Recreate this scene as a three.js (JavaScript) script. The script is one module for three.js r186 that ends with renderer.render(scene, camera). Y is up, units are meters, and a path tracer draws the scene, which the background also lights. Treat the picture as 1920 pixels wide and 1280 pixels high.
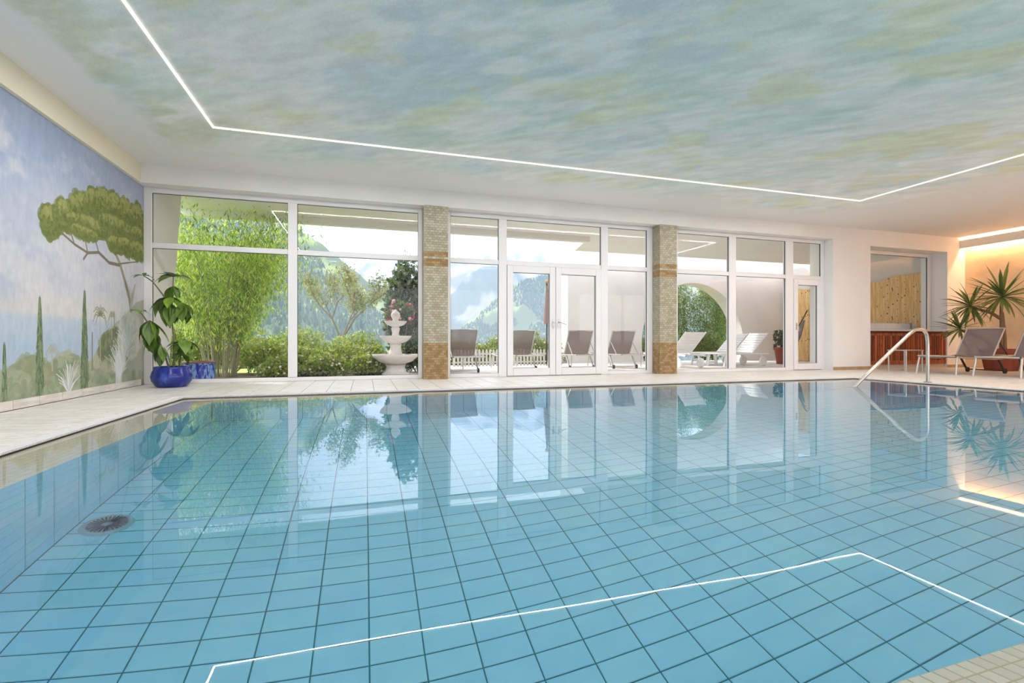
import * as THREE from 'three';
import { RoundedBoxGeometry } from 'three/addons/geometries/RoundedBoxGeometry.js';
import { mergeGeometries } from 'three/addons/utils/BufferGeometryUtils.js';
import { RectAreaLightUniformsLib } from 'three/addons/lights/RectAreaLightUniformsLib.js';

// ---------------------------------------------------------------- small tools used from the sky on
const rng = (seed) => () => { seed = (seed + 0x6D2B79F5) | 0; let t = Math.imul(seed ^ (seed >>> 15), 1 | seed); t = (t + Math.imul(t ^ (t >>> 7), 61 | t)) ^ t; return ((t ^ (t >>> 14)) >>> 0) / 4294967296; };
const hash2 = (x, y, s) => { let h = Math.imul(x, 374761393) ^ Math.imul(y, 668265263) ^ Math.imul(s, 974711); h = Math.imul(h ^ (h >>> 13), 1274126177); return ((h ^ (h >>> 16)) >>> 0) / 4294967296; };
function vnoise(x, y, px, py, s) {           // value noise that repeats after px, py cells
  const xi = Math.floor(x), yi = Math.floor(y), fx = x - xi, fy = y - yi, m = (a, b) => ((a % b) + b) % b;
  const u = fx * fx * fx * (fx * (fx * 6 - 15) + 10), v = fy * fy * fy * (fy * (fy * 6 - 15) + 10);
  const a = hash2(m(xi, px), m(yi, py), s), b = hash2(m(xi + 1, px), m(yi, py), s), c = hash2(m(xi, px), m(yi + 1, py), s), d = hash2(m(xi + 1, px), m(yi + 1, py), s);
  return a + (b - a) * u + (c - a) * v + (a - b - c + d) * u * v;
}
function fbm(u, v, cx, cy, oct, s) {         // u, v in 0..1, cx by cy cells at the coarsest
  let r = 0, a = 0.5, t = 0;
  for (let o = 0; o < oct; o++) { const k = 1 << o; r += a * vnoise(u * cx * k, v * cy * k, cx * k, cy * k, s + o); t += a; a *= 0.55; }
  return r / t;
}
const clamp = (x, a = 0, b = 1) => Math.min(b, Math.max(a, x));
const smooth = (a, b, x) => { const t = clamp((x - a) / (b - a)); return t * t * (3 - 2 * t); };
const lerp = (a, b, t) => a + (b - a) * t;
const mix3 = (a, b, t) => [lerp(a[0], b[0], t), lerp(a[1], b[1], t), lerp(a[2], b[2], t)];

// ---------------------------------------------------------------- camera, sky, sun, lamps, exposure
const scene = new THREE.Scene();
const FOCAL = 905, YAW = Math.atan(276 / 905), EYE = 0.65;            // focal length in pixels of the 1920 x 1280 frame
const camera = new THREE.PerspectiveCamera(2 * Math.atan(640 / FOCAL) * 180 / Math.PI, 1.5, 0.05, 20000);
camera.position.set(0, EYE, 0); camera.rotation.y = -YAW;
const renderer = new THREE.WebGLRenderer({ antialias: true });
renderer.toneMapping = THREE.LinearToneMapping;
renderer.toneMappingExposure = 1.12;
renderer.shadowMap.enabled = true;
RectAreaLightUniformsLib.init();

{ // bright overcast sky, white cloud with lavender grey undersides and a few paler blue gaps
  const w = 1024, h = 512, data = new Float32Array(w * h * 4);
  for (let j = 0; j < h; j++) for (let i = 0; i < w; i++) {
    const u = i / w, v = j / h, up = Math.sin((v - 0.5) * Math.PI);
    let n = fbm(u, v, 10, 12, 6, 11), m = fbm(u + 0.03 * n, v, 5, 9, 5, 41);
    const gap = smooth(0.56, 0.72, m), under = smooth(0.42, 0.68, n);
    let c = mix3([3.8, 3.8, 3.88], [2.0, 2.03, 2.35], under);
    c = mix3(c, [1.55, 1.9, 2.75], 0.5 * gap);
    if (up < 0) c = [1.0, 1.05, 1.0];
    const k = 4 * (j * w + i); data[k] = c[0]; data[k + 1] = c[1]; data[k + 2] = c[2]; data[k + 3] = 1;
  }
  const sky = new THREE.DataTexture(data, w, h, THREE.RGBAFormat, THREE.FloatType);
  sky.mapping = THREE.EquirectangularReflectionMapping; sky.magFilter = THREE.LinearFilter; sky.needsUpdate = true;
  scene.background = sky; scene.environment = sky;
}
const sun = new THREE.DirectionalLight(new THREE.Color(1.0, 0.95, 0.86), 4.6);
sun.position.set(-21, 34, -34); sun.target.position.set(3, 0, -12); sun.shadow.radius = 5;
sun.shadow.mapSize.set(2048, 2048);
Object.assign(sun.shadow.camera, { left: -30, right: 30, top: 30, bottom: -30, near: 1, far: 90 });
scene.add(sun, sun.target);

scene.fog = new THREE.FogExp2(new THREE.Color(0.60, 0.77, 1.0), 0.00046);   // valley air, thin enough to show only over hundreds of metres

// room in metres: floor at y = 0, window wall towards -z
const XL = -3.2, XR = 14.6, ZF = -8.38, ZN = 2.6, HC = 3.27;          // left and right wall, far and near wall, ceiling height
const LED = { x0: -1.77, x1: 8.81, z0: -6.7, z1: -0.62 };             // ceiling light line
const WARM = new THREE.Color(1.0, 0.975, 0.97), AMBER = new THREE.Color(1.0, 0.60, 0.32);
function areaLight(name, color, intensity, sx, sz, pos, up = false) {     // a lit rectangle sx by sz that looks straight down, or up
  const l = new THREE.RectAreaLight(color, intensity, sx, sz); l.name = name;
  l.position.set(...pos); l.rotation.x = up ? Math.PI / 2 : -Math.PI / 2;
  scene.add(l); return l;
}
const LED_POWER = 215, COVE_POWER = 125;
{
  const y = HC - 0.022, { x0, x1, z0, z1 } = LED, cx = (x0 + x1) / 2, cz = (z0 + z1) / 2, zc = (ZF + ZN) / 2;
  for (const z of [z0, z1]) areaLight('ceiling_line_lamp', WARM, LED_POWER, x1 - x0, 0.018, [cx, y, z]);
  for (const x of [x0, x1]) areaLight('ceiling_line_lamp', WARM, LED_POWER, 0.018, z1 - z0, [x, y, cz]);
  // light hidden behind the board along the right wall: one row shines up at the ceiling, one down the wall
  areaLight('cove_lamp', AMBER, COVE_POWER, 0.03, 10.9, [XR - 0.09, 3.13, zc], true);
  areaLight('cove_lamp', AMBER, COVE_POWER, 0.03, 10.9, [XR - 0.09, 3.10, zc]);
}

// ---------------------------------------------------------------- builders
const V = (x, y, z) => new THREE.Vector3(x, y, z);
const taken = {};
function numbered(name) { const n = taken[name] = (taken[name] ?? -1) + 1; return n ? `${name}_${String(n).padStart(3, '0')}` : name; }
function thing(name, label, category, pos = [0, 0, 0], turn = 0, group) {
  const o = new THREE.Group(); o.name = numbered(name); o.position.set(...pos); o.rotation.y = turn;
  o.userData = { label, category }; if (group) o.userData.group = group;
  scene.add(o); return o;
}
function structure(name, label) { const o = new THREE.Group(); o.name = numbered(name); o.userData = { kind: 'structure' }; if (label) o.userData.label = label; scene.add(o); return o; }
function part(parent, name, geo, mat, label) { const m = new THREE.Mesh(geo, mat); m.name = name; if (label) m.userData.label = label; parent.add(m); return m; }
function copyOf(src, label, pos, turn) { const c = src.clone(); c.name = numbered(src.name.replace(/_\d{3}$/, '')); c.userData = { ...src.userData, label }; c.position.set(...pos); c.rotation.y = turn; scene.add(c); return c; }
function metreUV(g, ox = 0, oy = 0) {        // texture coordinates in metres from the faces' own directions
  if (g.index) g = g.toNonIndexed();
  const p = g.attributes.position, n = g.attributes.normal, uv = new Float32Array(p.count * 2);
  for (let i = 0; i < p.count; i += 3) {
    const ax = Math.abs(n.getX(i) + n.getX(i + 1) + n.getX(i + 2)), ay = Math.abs(n.getY(i) + n.getY(i + 1) + n.getY(i + 2)), az = Math.abs(n.getZ(i) + n.getZ(i + 1) + n.getZ(i + 2));
    for (let k = i; k < i + 3; k++) {
      const x = p.getX(k), y = p.getY(k), z = p.getZ(k);
      const [a, b] = ax >= ay && ax >= az ? [z, y] : ay >= az ? [x, z] : [x, y];
      uv[2 * k] = a + ox; uv[2 * k + 1] = b + oy;
    }
  }
  g.setAttribute('uv', new THREE.BufferAttribute(uv, 2)); return g;
}
function box(x0, x1, y0, y1, z0, z1, r = 0) {
  const g = r ? new RoundedBoxGeometry(x1 - x0, y1 - y0, z1 - z0, 2, r) : new THREE.BoxGeometry(x1 - x0, y1 - y0, z1 - z0);
  g.translate((x0 + x1) / 2, (y0 + y1) / 2, (z0 + z1) / 2); return metreUV(g);
}
function merge(list) {
  return mergeGeometries(list.map((g) => { g = g.index ? g.toNonIndexed() : g; for (const k of Object.keys(g.attributes)) if (!['position', 'normal', 'uv'].includes(k)) g.deleteAttribute(k); return g; }));
}
function rod(a, b, r, seg = 10, r2 = r) {    // straight bar between two points
  const d = V().subVectors(b, a), g = new THREE.CylinderGeometry(r2, r, d.length(), seg);
  g.applyQuaternion(new THREE.Quaternion().setFromUnitVectors(V(0, 1, 0), d.clone().normalize())); g.translate((a.x + b.x) / 2, (a.y + b.y) / 2, (a.z + b.z) / 2);
  return g;
}
function tube(pts, r, seg = 40, rad = 10, closed = false, tension = 0.5) { return new THREE.TubeGeometry(new THREE.CatmullRomCurve3(pts, closed, 'catmullrom', tension), seg, r, rad, closed); }
function lathe(prof, seg = 40) { return new THREE.LatheGeometry(prof.map(([r, y]) => new THREE.Vector2(r, y)), seg); }
function taper(pts, radii, rad = 8) {        // tube whose thickness changes from point to point
  const curve = new THREE.CatmullRomCurve3(pts), seg = (pts.length - 1) * 6, g = new THREE.TubeGeometry(curve, seg, 1, rad), p = g.attributes.position;
  for (let i = 0; i <= seg; i++) {
    const t = i / seg, c = curve.getPointAt(t), k = t * (radii.length - 1), a = Math.min(radii.length - 2, Math.floor(k)), r = lerp(radii[a], radii[a + 1], k - a);
    for (let j = 0; j <= rad; j++) { const q = i * (rad + 1) + j; p.setXYZ(q, c.x + (p.getX(q) - c.x) * r, c.y + (p.getY(q) - c.y) * r, c.z + (p.getZ(q) - c.z) * r); }
  }
  return g;
}

// ---------------------------------------------------------------- textures and materials
function tex(w, h, f, { srgb = true, repeat, mirror } = {}) {
  const d = new Uint8Array(w * h * 4);
  for (let j = 0; j < h; j++) for (let i = 0; i < w; i++) { const c = f(i / w, j / h, i, j), k = 4 * (j * w + i); d[k] = clamp(c[0], 0, 255); d[k + 1] = clamp(c[1], 0, 255); d[k + 2] = clamp(c[2], 0, 255); d[k + 3] = 255; }
  const t = new THREE.DataTexture(d, w, h); t.magFilter = THREE.LinearFilter; t.minFilter = THREE.LinearMipmapLinearFilter; t.generateMipmaps = true;
  if (srgb) t.colorSpace = THREE.SRGBColorSpace;
  t.wrapS = t.wrapT = THREE.RepeatWrapping; if (repeat) t.repeat.set(1 / repeat[0], 1 / repeat[1]); t.needsUpdate = true; return t;
}
const grey = (f) => (u, v, i, j) => { const g = f(u, v, i, j) * 255; return [g, g, g]; };
const std = (o) => new THREE.MeshStandardMaterial(o), phys = (o) => new THREE.MeshPhysicalMaterial(o);
const rgb = (r, g, b) => new THREE.Color().setRGB(r / 255, g / 255, b / 255, THREE.SRGBColorSpace);
const plasterBump = tex(512, 512, grey((u, v) => 0.6 * fbm(u, v, 40, 40, 4, 5) + 0.4 * fbm(u, v, 6, 6, 4, 9)), { srgb: false, repeat: [2, 2] });
const mottled = (base, amp, seed, size, cells = 4) => tex(512, 512, (u, v) => { const n = fbm(u, v, cells, cells, 6, seed) - 0.5, f = (hash2(u * 512, v * 512, seed) - 0.5) * 0.25; return base.map((c) => c * (1 + amp * (n + f) * 2)); }, { repeat: [size, size] });
const M = {};
M.white = std({ map: mottled([238, 236, 233], 0.03, 3, 3), bumpMap: plasterBump, bumpScale: 0.0012, roughness: 0.85 });
M.cream = std({ map: mottled([238, 231, 208], 0.03, 7, 3), bumpMap: plasterBump, bumpScale: 0.001, roughness: 0.85 });
M.soffit = std({ map: mottled([240, 236, 228], 0.02, 8, 3), bumpMap: plasterBump, bumpScale: 0.001, roughness: 0.85 });
M.outWall = std({ map: mottled([226, 221, 216], 0.04, 13, 3), bumpMap: plasterBump, bumpScale: 0.002, roughness: 0.9 });
M.stucco = std({ map: mottled([236, 205, 168], 0.10, 17, 2.5, 6), bumpMap: plasterBump, bumpScale: 0.004, roughness: 0.9 });
M.frame = std({ color: rgb(234, 232, 232), roughness: 0.35 });
M.gasket = std({ color: rgb(60, 60, 62), roughness: 0.6 });
M.glass = phys({ color: 0xffffff, transmission: 1, thickness: 0, roughness: 0, ior: 1.5, specularIntensity: 0.5 });
M.steel = std({ color: rgb(205, 200, 192), metalness: 1, roughness: 0.22 });
M.alu = std({ color: rgb(200, 196, 190), metalness: 0.9, roughness: 0.38 });
M.darkmetal = std({ color: rgb(70, 62, 56), metalness: 0.5, roughness: 0.5 });
M.rubber = std({ color: rgb(45, 40, 38), roughness: 0.8 });
const streak = (seed) => tex(512, 512, (u, v) => { const a = fbm(u, v, 3, 26, 5, seed), b = fbm(u, v, 5, 5, 4, seed + 50), g = (hash2(u * 512, v * 512, seed) - 0.5) * 6; const c = mix3([226, 221, 214], [206, 198, 188], smooth(0.35, 0.75, a)); return mix3(c, [234, 232, 229], 0.5 * smooth(0.5, 0.8, b)).map((x) => x + g); });
M.deck = [21, 22, 23].map((s) => std({ map: streak(s), roughness: 0.38 }));
M.deckGrout = std({ color: rgb(140, 131, 120), roughness: 0.9 });
M.mosaicBeige = [0, 1, 2].map((k) => std({ color: rgb(240 - 4 * k, 230 - 4 * k, 210 - 5 * k), roughness: 0.3 }));
M.beigeGrout = std({ color: rgb(206, 196, 160), roughness: 0.9 });
const glaze = (c, seed) => tex(256, 256, (u, v) => { const n = fbm(u, v, 3, 3, 5, seed) - 0.5; return c.map((x, i) => x + n * [20, 11, 6][i]); });
M.poolTile = [[186, 235, 252], [182, 233, 252], [188, 237, 251], [184, 234, 253]].map((c, i) => std({ map: glaze(c, 60 + i), roughness: 0.3 }));
M.poolGrout = std({ color: rgb(62, 126, 138), roughness: 0.9 });
M.water = phys({ color: 0xffffff, transmission: 1, thickness: 1.5, roughness: 0, ior: 1.333, attenuationColor: new THREE.Color().setRGB(0.70, 0.93, 0.99), attenuationDistance: 3.0 });
M.grate = std({ color: rgb(228, 226, 226), roughness: 0.5 });
M.ledGlow = std({ color: 0x000000, emissive: new THREE.Color(1.0, 0.88, 0.74), emissiveIntensity: 2.0 });
M.coveGlow = std({ color: 0x000000, emissive: new THREE.Color(1.0, 0.66, 0.40), emissiveIntensity: 1.6 });
function woodTex(light, dark, knot, seed) {
  const r = rng(seed), knots = Array.from({ length: 16 }, () => [r(), r(), 0.010 + 0.016 * r()]);
  return tex(512, 1024, (u, v) => {
    let d = 0, k = 0;
    for (const [a, b, s] of knots) { const dx = (u - a), dy = (v - b) * 0.8, q = Math.hypot(dx * 1.3, dy); d += s * 0.8 / (q + 0.03) * Math.sign(dx) * Math.exp(-q * 8); k = Math.max(k, smooth(s * 1.5, s * 0.6, q)); }
    const g = fbm(u + d * 0.2, v, 22, 2, 5, seed), f = fbm(u, v, 90, 4, 2, seed + 9);
    return mix3(mix3(light, dark, clamp(0.8 * smooth(0.3, 0.75, g) + 0.25 * (f - 0.4))), knot, 0.85 * k);
  });
}
const pine = woodTex([244, 206, 146], [220, 168, 98], [92, 54, 26], 31), red = woodTex([176, 96, 50], [110, 48, 22], [70, 30, 14], 37);
M.pine = std({ map: pine, roughness: 0.6 }); M.redwood = std({ map: red, roughness: 0.45 }); M.redTop = std({ color: rgb(120, 48, 30), map: red, roughness: 0.4 });
M.mesh = std({ color: rgb(120, 108, 108), roughness: 0.8, transparent: true, opacity: 0.86, bumpMap: tex(64, 64, grey((u, v) => 0.5 + 0.5 * Math.sin(u * 50.3) * Math.sin(v * 50.3)), { srgb: false, repeat: [0.04, 0.04] }), bumpScale: 0.0006 });
M.meshOut = std({ color: rgb(124, 107, 104), roughness: 0.8, transparent: true, opacity: 0.86 });
M.paintedWood = std({ color: rgb(206, 204, 196), roughness: 0.7 });
M.plastic = std({ color: rgb(240, 240, 240), roughness: 0.35 });
M.terracotta = std({ map: mottled([150, 70, 48], 0.08, 71, 0.6), roughness: 0.6 });
M.soil = std({ map: mottled([84, 62, 46], 0.25, 73, 0.3, 12), roughness: 1 });
M.blueGlaze = std({ map: tex(512, 256, (u, v) => { const n = fbm(u, v, 10, 3, 6, 75); return mix3([26, 42, 132], [96, 128, 200], smooth(0.4, 0.8, n)); }), roughness: 0.18 });
M.blueGlaze2 = std({ map: tex(512, 256, (u, v) => { const n = fbm(u, v, 40, 12, 6, 77); return mix3([40, 54, 150], [128, 160, 205], smooth(0.4, 0.66, n)); }), roughness: 0.18 });
M.stone = std({ map: mottled([226, 220, 214], 0.06, 79, 0.5, 8), bumpMap: plasterBump, bumpScale: 0.002, roughness: 0.9 });
M.bark = std({ map: mottled([128, 98, 72], 0.2, 81, 0.3, 10), roughness: 0.95 });
M.cane = std({ map: mottled([150, 146, 112], 0.12, 83, 0.5), roughness: 0.6 });
M.twig = std({ color: rgb(112, 104, 88), roughness: 0.9 });
M.leaf = phys({ color: 0xffffff, transmission: 0.48, thickness: 0, roughness: 0.95 });
M.glossLeaf = [[88, 120, 38], [104, 138, 44], [74, 104, 34], [126, 156, 52]].map(([r, g, b], i) => phys({ map: tex(128, 256, (u, v) => { const rib = smooth(0.03, 0.0, Math.abs(u - 0.5)), vein = smooth(0.86, 1, Math.sin((v * 14 + Math.abs(u - 0.5) * 9) * 6.283) * 0.5 + 0.5) * 0.35, n = fbm(u, v, 4, 4, 4, 90 + i) - 0.5; return mix3([r, g, b].map((c) => c * (1 + 0.5 * n)), [188, 200, 110], 0.6 * Math.max(rib, vein * 0.7)); }), transmission: 0.22, thickness: 0, roughness: 0.42 }));
M.yucca = [[116, 134, 62], [140, 152, 76], [94, 114, 56]].map(([r, g, b]) => phys({ color: rgb(r, g, b), transmission: 0.15, thickness: 0, roughness: 0.5 }));

// ---------------------------------------------------------------- setting: shell of the hall
const OUT = 0.35;
{
  // painted ceiling: washes of green, blue, cream and ochre over most of it, a plain white border
  const w = 2048, h = 1264, X0 = XL, X1 = XR, Z0 = ZF - 0.6, Z1 = ZN + 0.3, r2 = 1;
  const t = tex(w, h, (u, v) => {
    const x = lerp(X0, X1, u), z = lerp(Z0, Z1, v);
    // long brush streaks that run from the far left to the near right
    const a = (x * 0.80 + z * 0.60), b = (-x * 0.60 + z * 0.80);
    const su = a / 24 + 0.5, sv = b / 24 + 0.5;
    const big = fbm(su, sv, 15, 22, 6, 101), mid = fbm(su, sv, 30, 50, 6, 102), fine = fbm(su, sv, 80, 220, 4, 103), yel = fbm(su, sv, 26, 38, 5, 104), blu = fbm(su, sv, 16, 22, 5, 105), grain = hash2(u * w, v * h, 106) - 0.5;
    let c = mix3([244, 244, 240], [218, 236, 227], smooth(0.38, 0.64, 0.55 * big + 0.45 * mid));
    c = mix3(c, [214, 230, 238], 0.6 * smooth(0.53, 0.72, blu));
    c = mix3(c, [236, 237, 206], 0.8 * smooth(0.54, 0.72, yel));
    c = mix3(c, [247, 247, 244], 0.85 * smooth(0.47, 0.70, mid));
    c = mix3(c, [216, 220, 194], 0.75 * smooth(-1.5, -2.3, x + (big - 0.5) * 1.5) * smooth(0.35, 0.6, mid + 0.05));
    const f = (fine - 0.5) * 30 + grain * 10;
    const wob = (fbm(u, v, 24, 14, 4, 107) - 0.5) * 1.3;
    const paint = smooth(-2.62, -2.42, x + wob * 0.35) * (1 - smooth(9.0, 9.9, x + wob)) * smooth(-7.9, -7.0, z + wob * 0.8);
    return mix3([242, 241, 238].map((q) => q + grain * 4), c.map((q) => q + f), paint);
  });
  const ce = structure('ceiling', 'ceiling painted with green and blue cloud washes');
  const g = box(XL - 0.3, XR + 0.3, HC, HC + 0.3, ZF - 0.6, ZN + 0.3), p = g.attributes.position, uv = g.attributes.uv;
  for (let i = 0; i < p.count; i++) uv.setXY(i, (p.getX(i) - X0) / (X1 - X0), (p.getZ(i) - Z0) / (Z1 - Z0));
  part(ce, 'painted_plaster', g, std({ map: t, bumpMap: plasterBump, bumpScale: 0.0015, roughness: 0.9 }));
}
{
  const led = thing('ceiling_light_line', 'thin warm white light line set in the painted ceiling above the pool', 'ceiling light', [0, HC, 0]);
  const { x0, x1, z0, z1 } = LED, s = 0.009, y0 = -0.014, y1 = 0;
  for (const z of [z0, z1]) part(led, 'light_strip', box(x0 - s, x1 + s, y0, y1, z - s, z + s), M.ledGlow);
  for (const x of [x0, x1]) part(led, 'light_strip', box(x - s, x + s, y0, y1, z0 + s, z1 - s), M.ledGlow);
}
{ // far wall: beam over the windows, plain wall to the right with a recessed opening
  const w = structure('wall_far', 'white plaster wall and beam round the garden windows');
  part(w, 'beam', box(XL - 0.3, 10.2, 2.99, HC, ZF - 0.5, ZF), M.white);
  part(w, 'wall_panel', box(10.2, 11.35, 0, HC, ZF - 0.6, ZF), M.white);
  part(w, 'lintel', box(11.35, 13.95, 2.89, HC, ZF - 0.6, ZF), M.white);
  part(w, 'wall_panel', box(13.95, XR + 0.3, 0, HC, ZF - 0.6, ZF), M.white);
  const b = structure('baseboard_far'); part(b, 'strip', box(10.2, 11.35, 0, 0.07, ZF, ZF + 0.012), std({ map: mottled([176, 148, 108], 0.1, 111, 0.5), roughness: 0.5 }));
  part(b, 'strip', box(13.95, XR, 0, 0.07, ZF, ZF + 0.012), b.children[0].material);
  const r = structure('wall_right', 'orange stucco wall washed by hidden light');
  part(r, 'stucco', box(XR, XR + 0.3, 0, HC, ZF, ZN), M.stucco);
  // wall behind the camera: three unseen windows added to let in fill light
  const n = structure('wall_near', 'white wall behind the camera with three added fill light windows'), ws = [[-2.4, 2.2], [3.4, 8.0], [9.2, 13.8]];
  part(n, 'sill_wall', box(XL - 0.3, XR + 0.3, 0, 0.35, ZN, ZN + 0.3), M.white); part(n, 'lintel', box(XL - 0.3, XR + 0.3, 2.9, HC, ZN, ZN + 0.3), M.white);
  [[XL - 0.3, -2.4], [2.2, 3.4], [8.0, 9.2], [13.8, XR + 0.3]].forEach(([a, b]) => part(n, 'pier', box(a, b, 0.35, 2.9, ZN, ZN + 0.3), M.white));
  ws.forEach(([a, b], k) => { const w4 = structure(`window_${k + 5}`, 'added fill light window behind the camera'), z0 = ZN + 0.12, z1 = ZN + 0.2, m = (a + b) / 2; for (const [x0, x1, y0, y1] of [[a, a + 0.09, 0.35, 2.9], [b - 0.09, b, 0.35, 2.9], [m - 0.06, m + 0.06, 0.44, 2.81], [a + 0.09, b - 0.09, 0.35, 0.44], [a + 0.09, b - 0.09, 2.81, 2.9]]) part(w4, 'frame', box(x0, x1, y0, y1, z0, z1, 0.008), M.frame); for (const [x0, x1] of [[a + 0.09, m - 0.06], [m + 0.06, b - 0.09]]) { const p = new THREE.PlaneGeometry(x1 - x0, 2.37); p.translate((x0 + x1) / 2, 1.625, ZN + 0.16); part(w4, 'pane', p, M.glass); } });  // windows added out of view to brighten ceiling, mural and near water
  const t2 = structure('trim_1', 'light board under the ceiling along the right wall');
  part(t2, 'board', box(XR - 0.2, XR - 0.16, 3.0, 3.2, ZF, ZN), M.white); part(t2, 'shelf', box(XR - 0.16, XR, 3.112, 3.12, ZF, ZN), M.white);
  part(t2, 'lamp_strip', box(XR - 0.105, XR - 0.075, 3.1205, 3.126, ZF + 0.02, ZN - 0.3), M.coveGlow); part(t2, 'lamp_strip', box(XR - 0.105, XR - 0.075, 3.104, 3.1115, ZF + 0.02, ZN - 0.3), M.coveGlow);
  const t4 = structure('trim_2', 'cream band under the ceiling above the mural'); part(t4, 'band', box(XL, XL + 0.05, 2.99, HC, ZF, ZN), M.cream);
}
{ // left wall: landscape mural painted on plaster, 6 m of it, mirrored on towards the camera
  const S = 2048 / 6, cw = 2048, ch = 1024, cv = document.createElement('canvas'); cv.width = cw; cv.height = ch;
  const g = cv.getContext('2d'), X = (z) => (z + 8.6) * S, Y = (y) => ch - y * S, R = rng(5);
  const img = g.createImageData(cw, ch);
  for (let j = 0; j < ch; j++) for (let i = 0; i < cw; i++) {          // sky, haze and sea, brushed on
    const z = i / S - 8.6, y = (ch - j) / S, n = fbm(i / cw, j / ch, 5, 4, 6, 201), m = fbm(i / cw, j / ch, 12, 9, 5, 202), gr = hash2(i, j, 203) - 0.5, st = fbm(i / cw, j / ch, 160, 30, 2, 204) - 0.5;
    let c = mix3([214, 215, 222], [164, 180, 208], smooth(1.3, 2.9, y + (n - 0.5) * 1.6 + (z + 7) * 0.35));
    c = mix3(c, [184, 191, 216], 0.7 * smooth(0.45, 0.68, n) * smooth(0.95, 1.2, y));
    c = mix3(c, [224, 223, 224], 0.6 * smooth(0.5, 0.75, m));
    c = mix3(c, [222, 219, 211], 0.6 * smooth(1.25, 0.95, y));
    { const sea = mix3(mix3([186, 200, 220], [176, 200, 218], m), [204, 212, 222], smooth(0.55, 0.9, y) * 0.5); c = mix3(c, sea, smooth(0.97, 0.87, y + (m - 0.5) * 0.03)); }
    const k = 4 * (j * cw + i); for (let q = 0; q < 3; q++) img.data[k + q] = clamp(c[q] * 0.93 + gr * 10 + st * 14, 0, 255); img.data[k + 3] = 255;
  }
  g.putImageData(img, 0, 0);
  const dab = (z, y, r, c, a) => { g.globalAlpha = a; g.fillStyle = c; g.beginPath(); g.ellipse(X(z), Y(y), r * S, r * S * (0.6 + 0.6 * R()), R() * 3, 0, 7); g.fill(); g.globalAlpha = 1; };
  const line = (pts, w0, w1, c) => { g.strokeStyle = c; g.lineCap = 'round'; for (let i = 0; i + 1 < pts.length; i++) { g.lineWidth = lerp(w0, w1, i / (pts.length - 1)) * S; g.beginPath(); g.moveTo(X(pts[i][0]), Y(pts[i][1])); g.lineTo(X(pts[i + 1][0]), Y(pts[i + 1][1])); g.stroke(); } };
  const pick = (a) => a[Math.floor(R() * a.length)];
  const blob = (pts, c) => { g.fillStyle = c; g.beginPath(); pts.forEach(([z, y], i) => i ? g.lineTo(X(z), Y(y)) : g.moveTo(X(z), Y(y))); g.fill(); };
  const clump = (z, y, rz, ry, cols, n, s) => { for (let k = 0; k < n; k++) { const a = R() * 6.28, q = Math.sqrt(R()); dab(z + Math.cos(a) * q * rz, y + Math.sin(a) * q * ry, s * (0.5 + R()), pick(cols), 0.55); } };
  // far hillsides with shrubs
  blob([[-8.6, 1.28], [-8.35, 1.22], [-8.15, 1.08], [-7.95, 0.98], [-7.75, 0.9], [-7.55, 0.78], [-7.35, 0.62], [-7.15, 0.42], [-7.0, 0.2], [-7.0, 0], [-8.6, 0]], 'rgb(167,171,154)');
  clump(-7.75, 0.55, 0.42, 0.24, ['rgb(117,125,94)', 'rgb(138,143,113)', 'rgb(101,111,83)'], 500, 0.05);
  clump(-8.2, 0.75, 0.35, 0.3, ['rgb(185,188,177)', 'rgb(168,173,155)', 'rgb(197,198,191)'], 420, 0.06);
  blob([[-7.4, 0], [-7.3, 0.22], [-7.05, 0.42], [-6.9, 0.35], [-6.75, 0.45], [-6.64, 0.5], [-6.5, 0.44], [-6.35, 0.36], [-6.25, 0.44], [-6.05, 0.52], [-5.85, 0.47], [-5.6, 0.36], [-5.3, 0.42], [-5, 0.5], [-4.6, 0.4], [-4.2, 0.5], [-3.6, 0.42], [-2.6, 0.5], [-2.6, 0]], 'rgb(156,164,137)');
  clump(-6.64, 0.3, 0.3, 0.2, ['rgb(164,170,140)', 'rgb(141,152,120)', 'rgb(130,141,112)'], 260, 0.05);
  clump(-6.05, 0.28, 0.32, 0.22, ['rgb(157,159,129)', 'rgb(140,147,117)', 'rgb(134,145,119)'], 260, 0.05);
  clump(-5.6, 0.18, 0.4, 0.2, ['rgb(149,157,137)', 'rgb(166,173,155)', 'rgb(132,143,120)'], 260, 0.05);
  clump(-4.4, 0.2, 1.6, 0.22, ['rgb(148,156,129)', 'rgb(165,172,147)', 'rgb(131,142,112)'], 900, 0.06);
  clump(-7.3, 0.2, 0.6, 0.2, ['rgb(140,148,118)', 'rgb(159,163,137)', 'rgb(174,177,156)'], 420, 0.05);
  for (let k = 0; k < 700; k++) { const z = -8.6 + R() * 6, y = R() * 0.22; dab(z, y, 0.05 * (0.4 + R()), pick(['rgb(140,152,123)', 'rgb(160,168,145)', 'rgb(125,138,110)']), 0.35); }
  // palms
  const palm = (z, y, h, s, c) => { line([[z, y - h], [z + 0.01, y]], 0.018, 0.014, 'rgb(176,175,149)'); for (let k = 0; k < 13; k++) { const a = -0.5 + (k / 12) * 4.14, L = s * (0.8 + 0.4 * R()); line([[z, y], [z + Math.cos(a) * L * 0.6, y + Math.sin(a) * L * 0.6 + 0.02], [z + Math.cos(a) * L, y + Math.sin(a) * L - 0.06]], 0.012, 0.005, c); } };
  palm(-7.36, 0.98, 0.6, 0.17, 'rgb(125,128,95)'); palm(-7.65, 0.98, 0.3, 0.1, 'rgb(157,160,138)'); palm(-6.38, 0.54, 0.2, 0.12, 'rgb(166,172,157)'); palm(-4.9, 0.9, 0.5, 0.16, 'rgb(139,143,112)');
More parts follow.
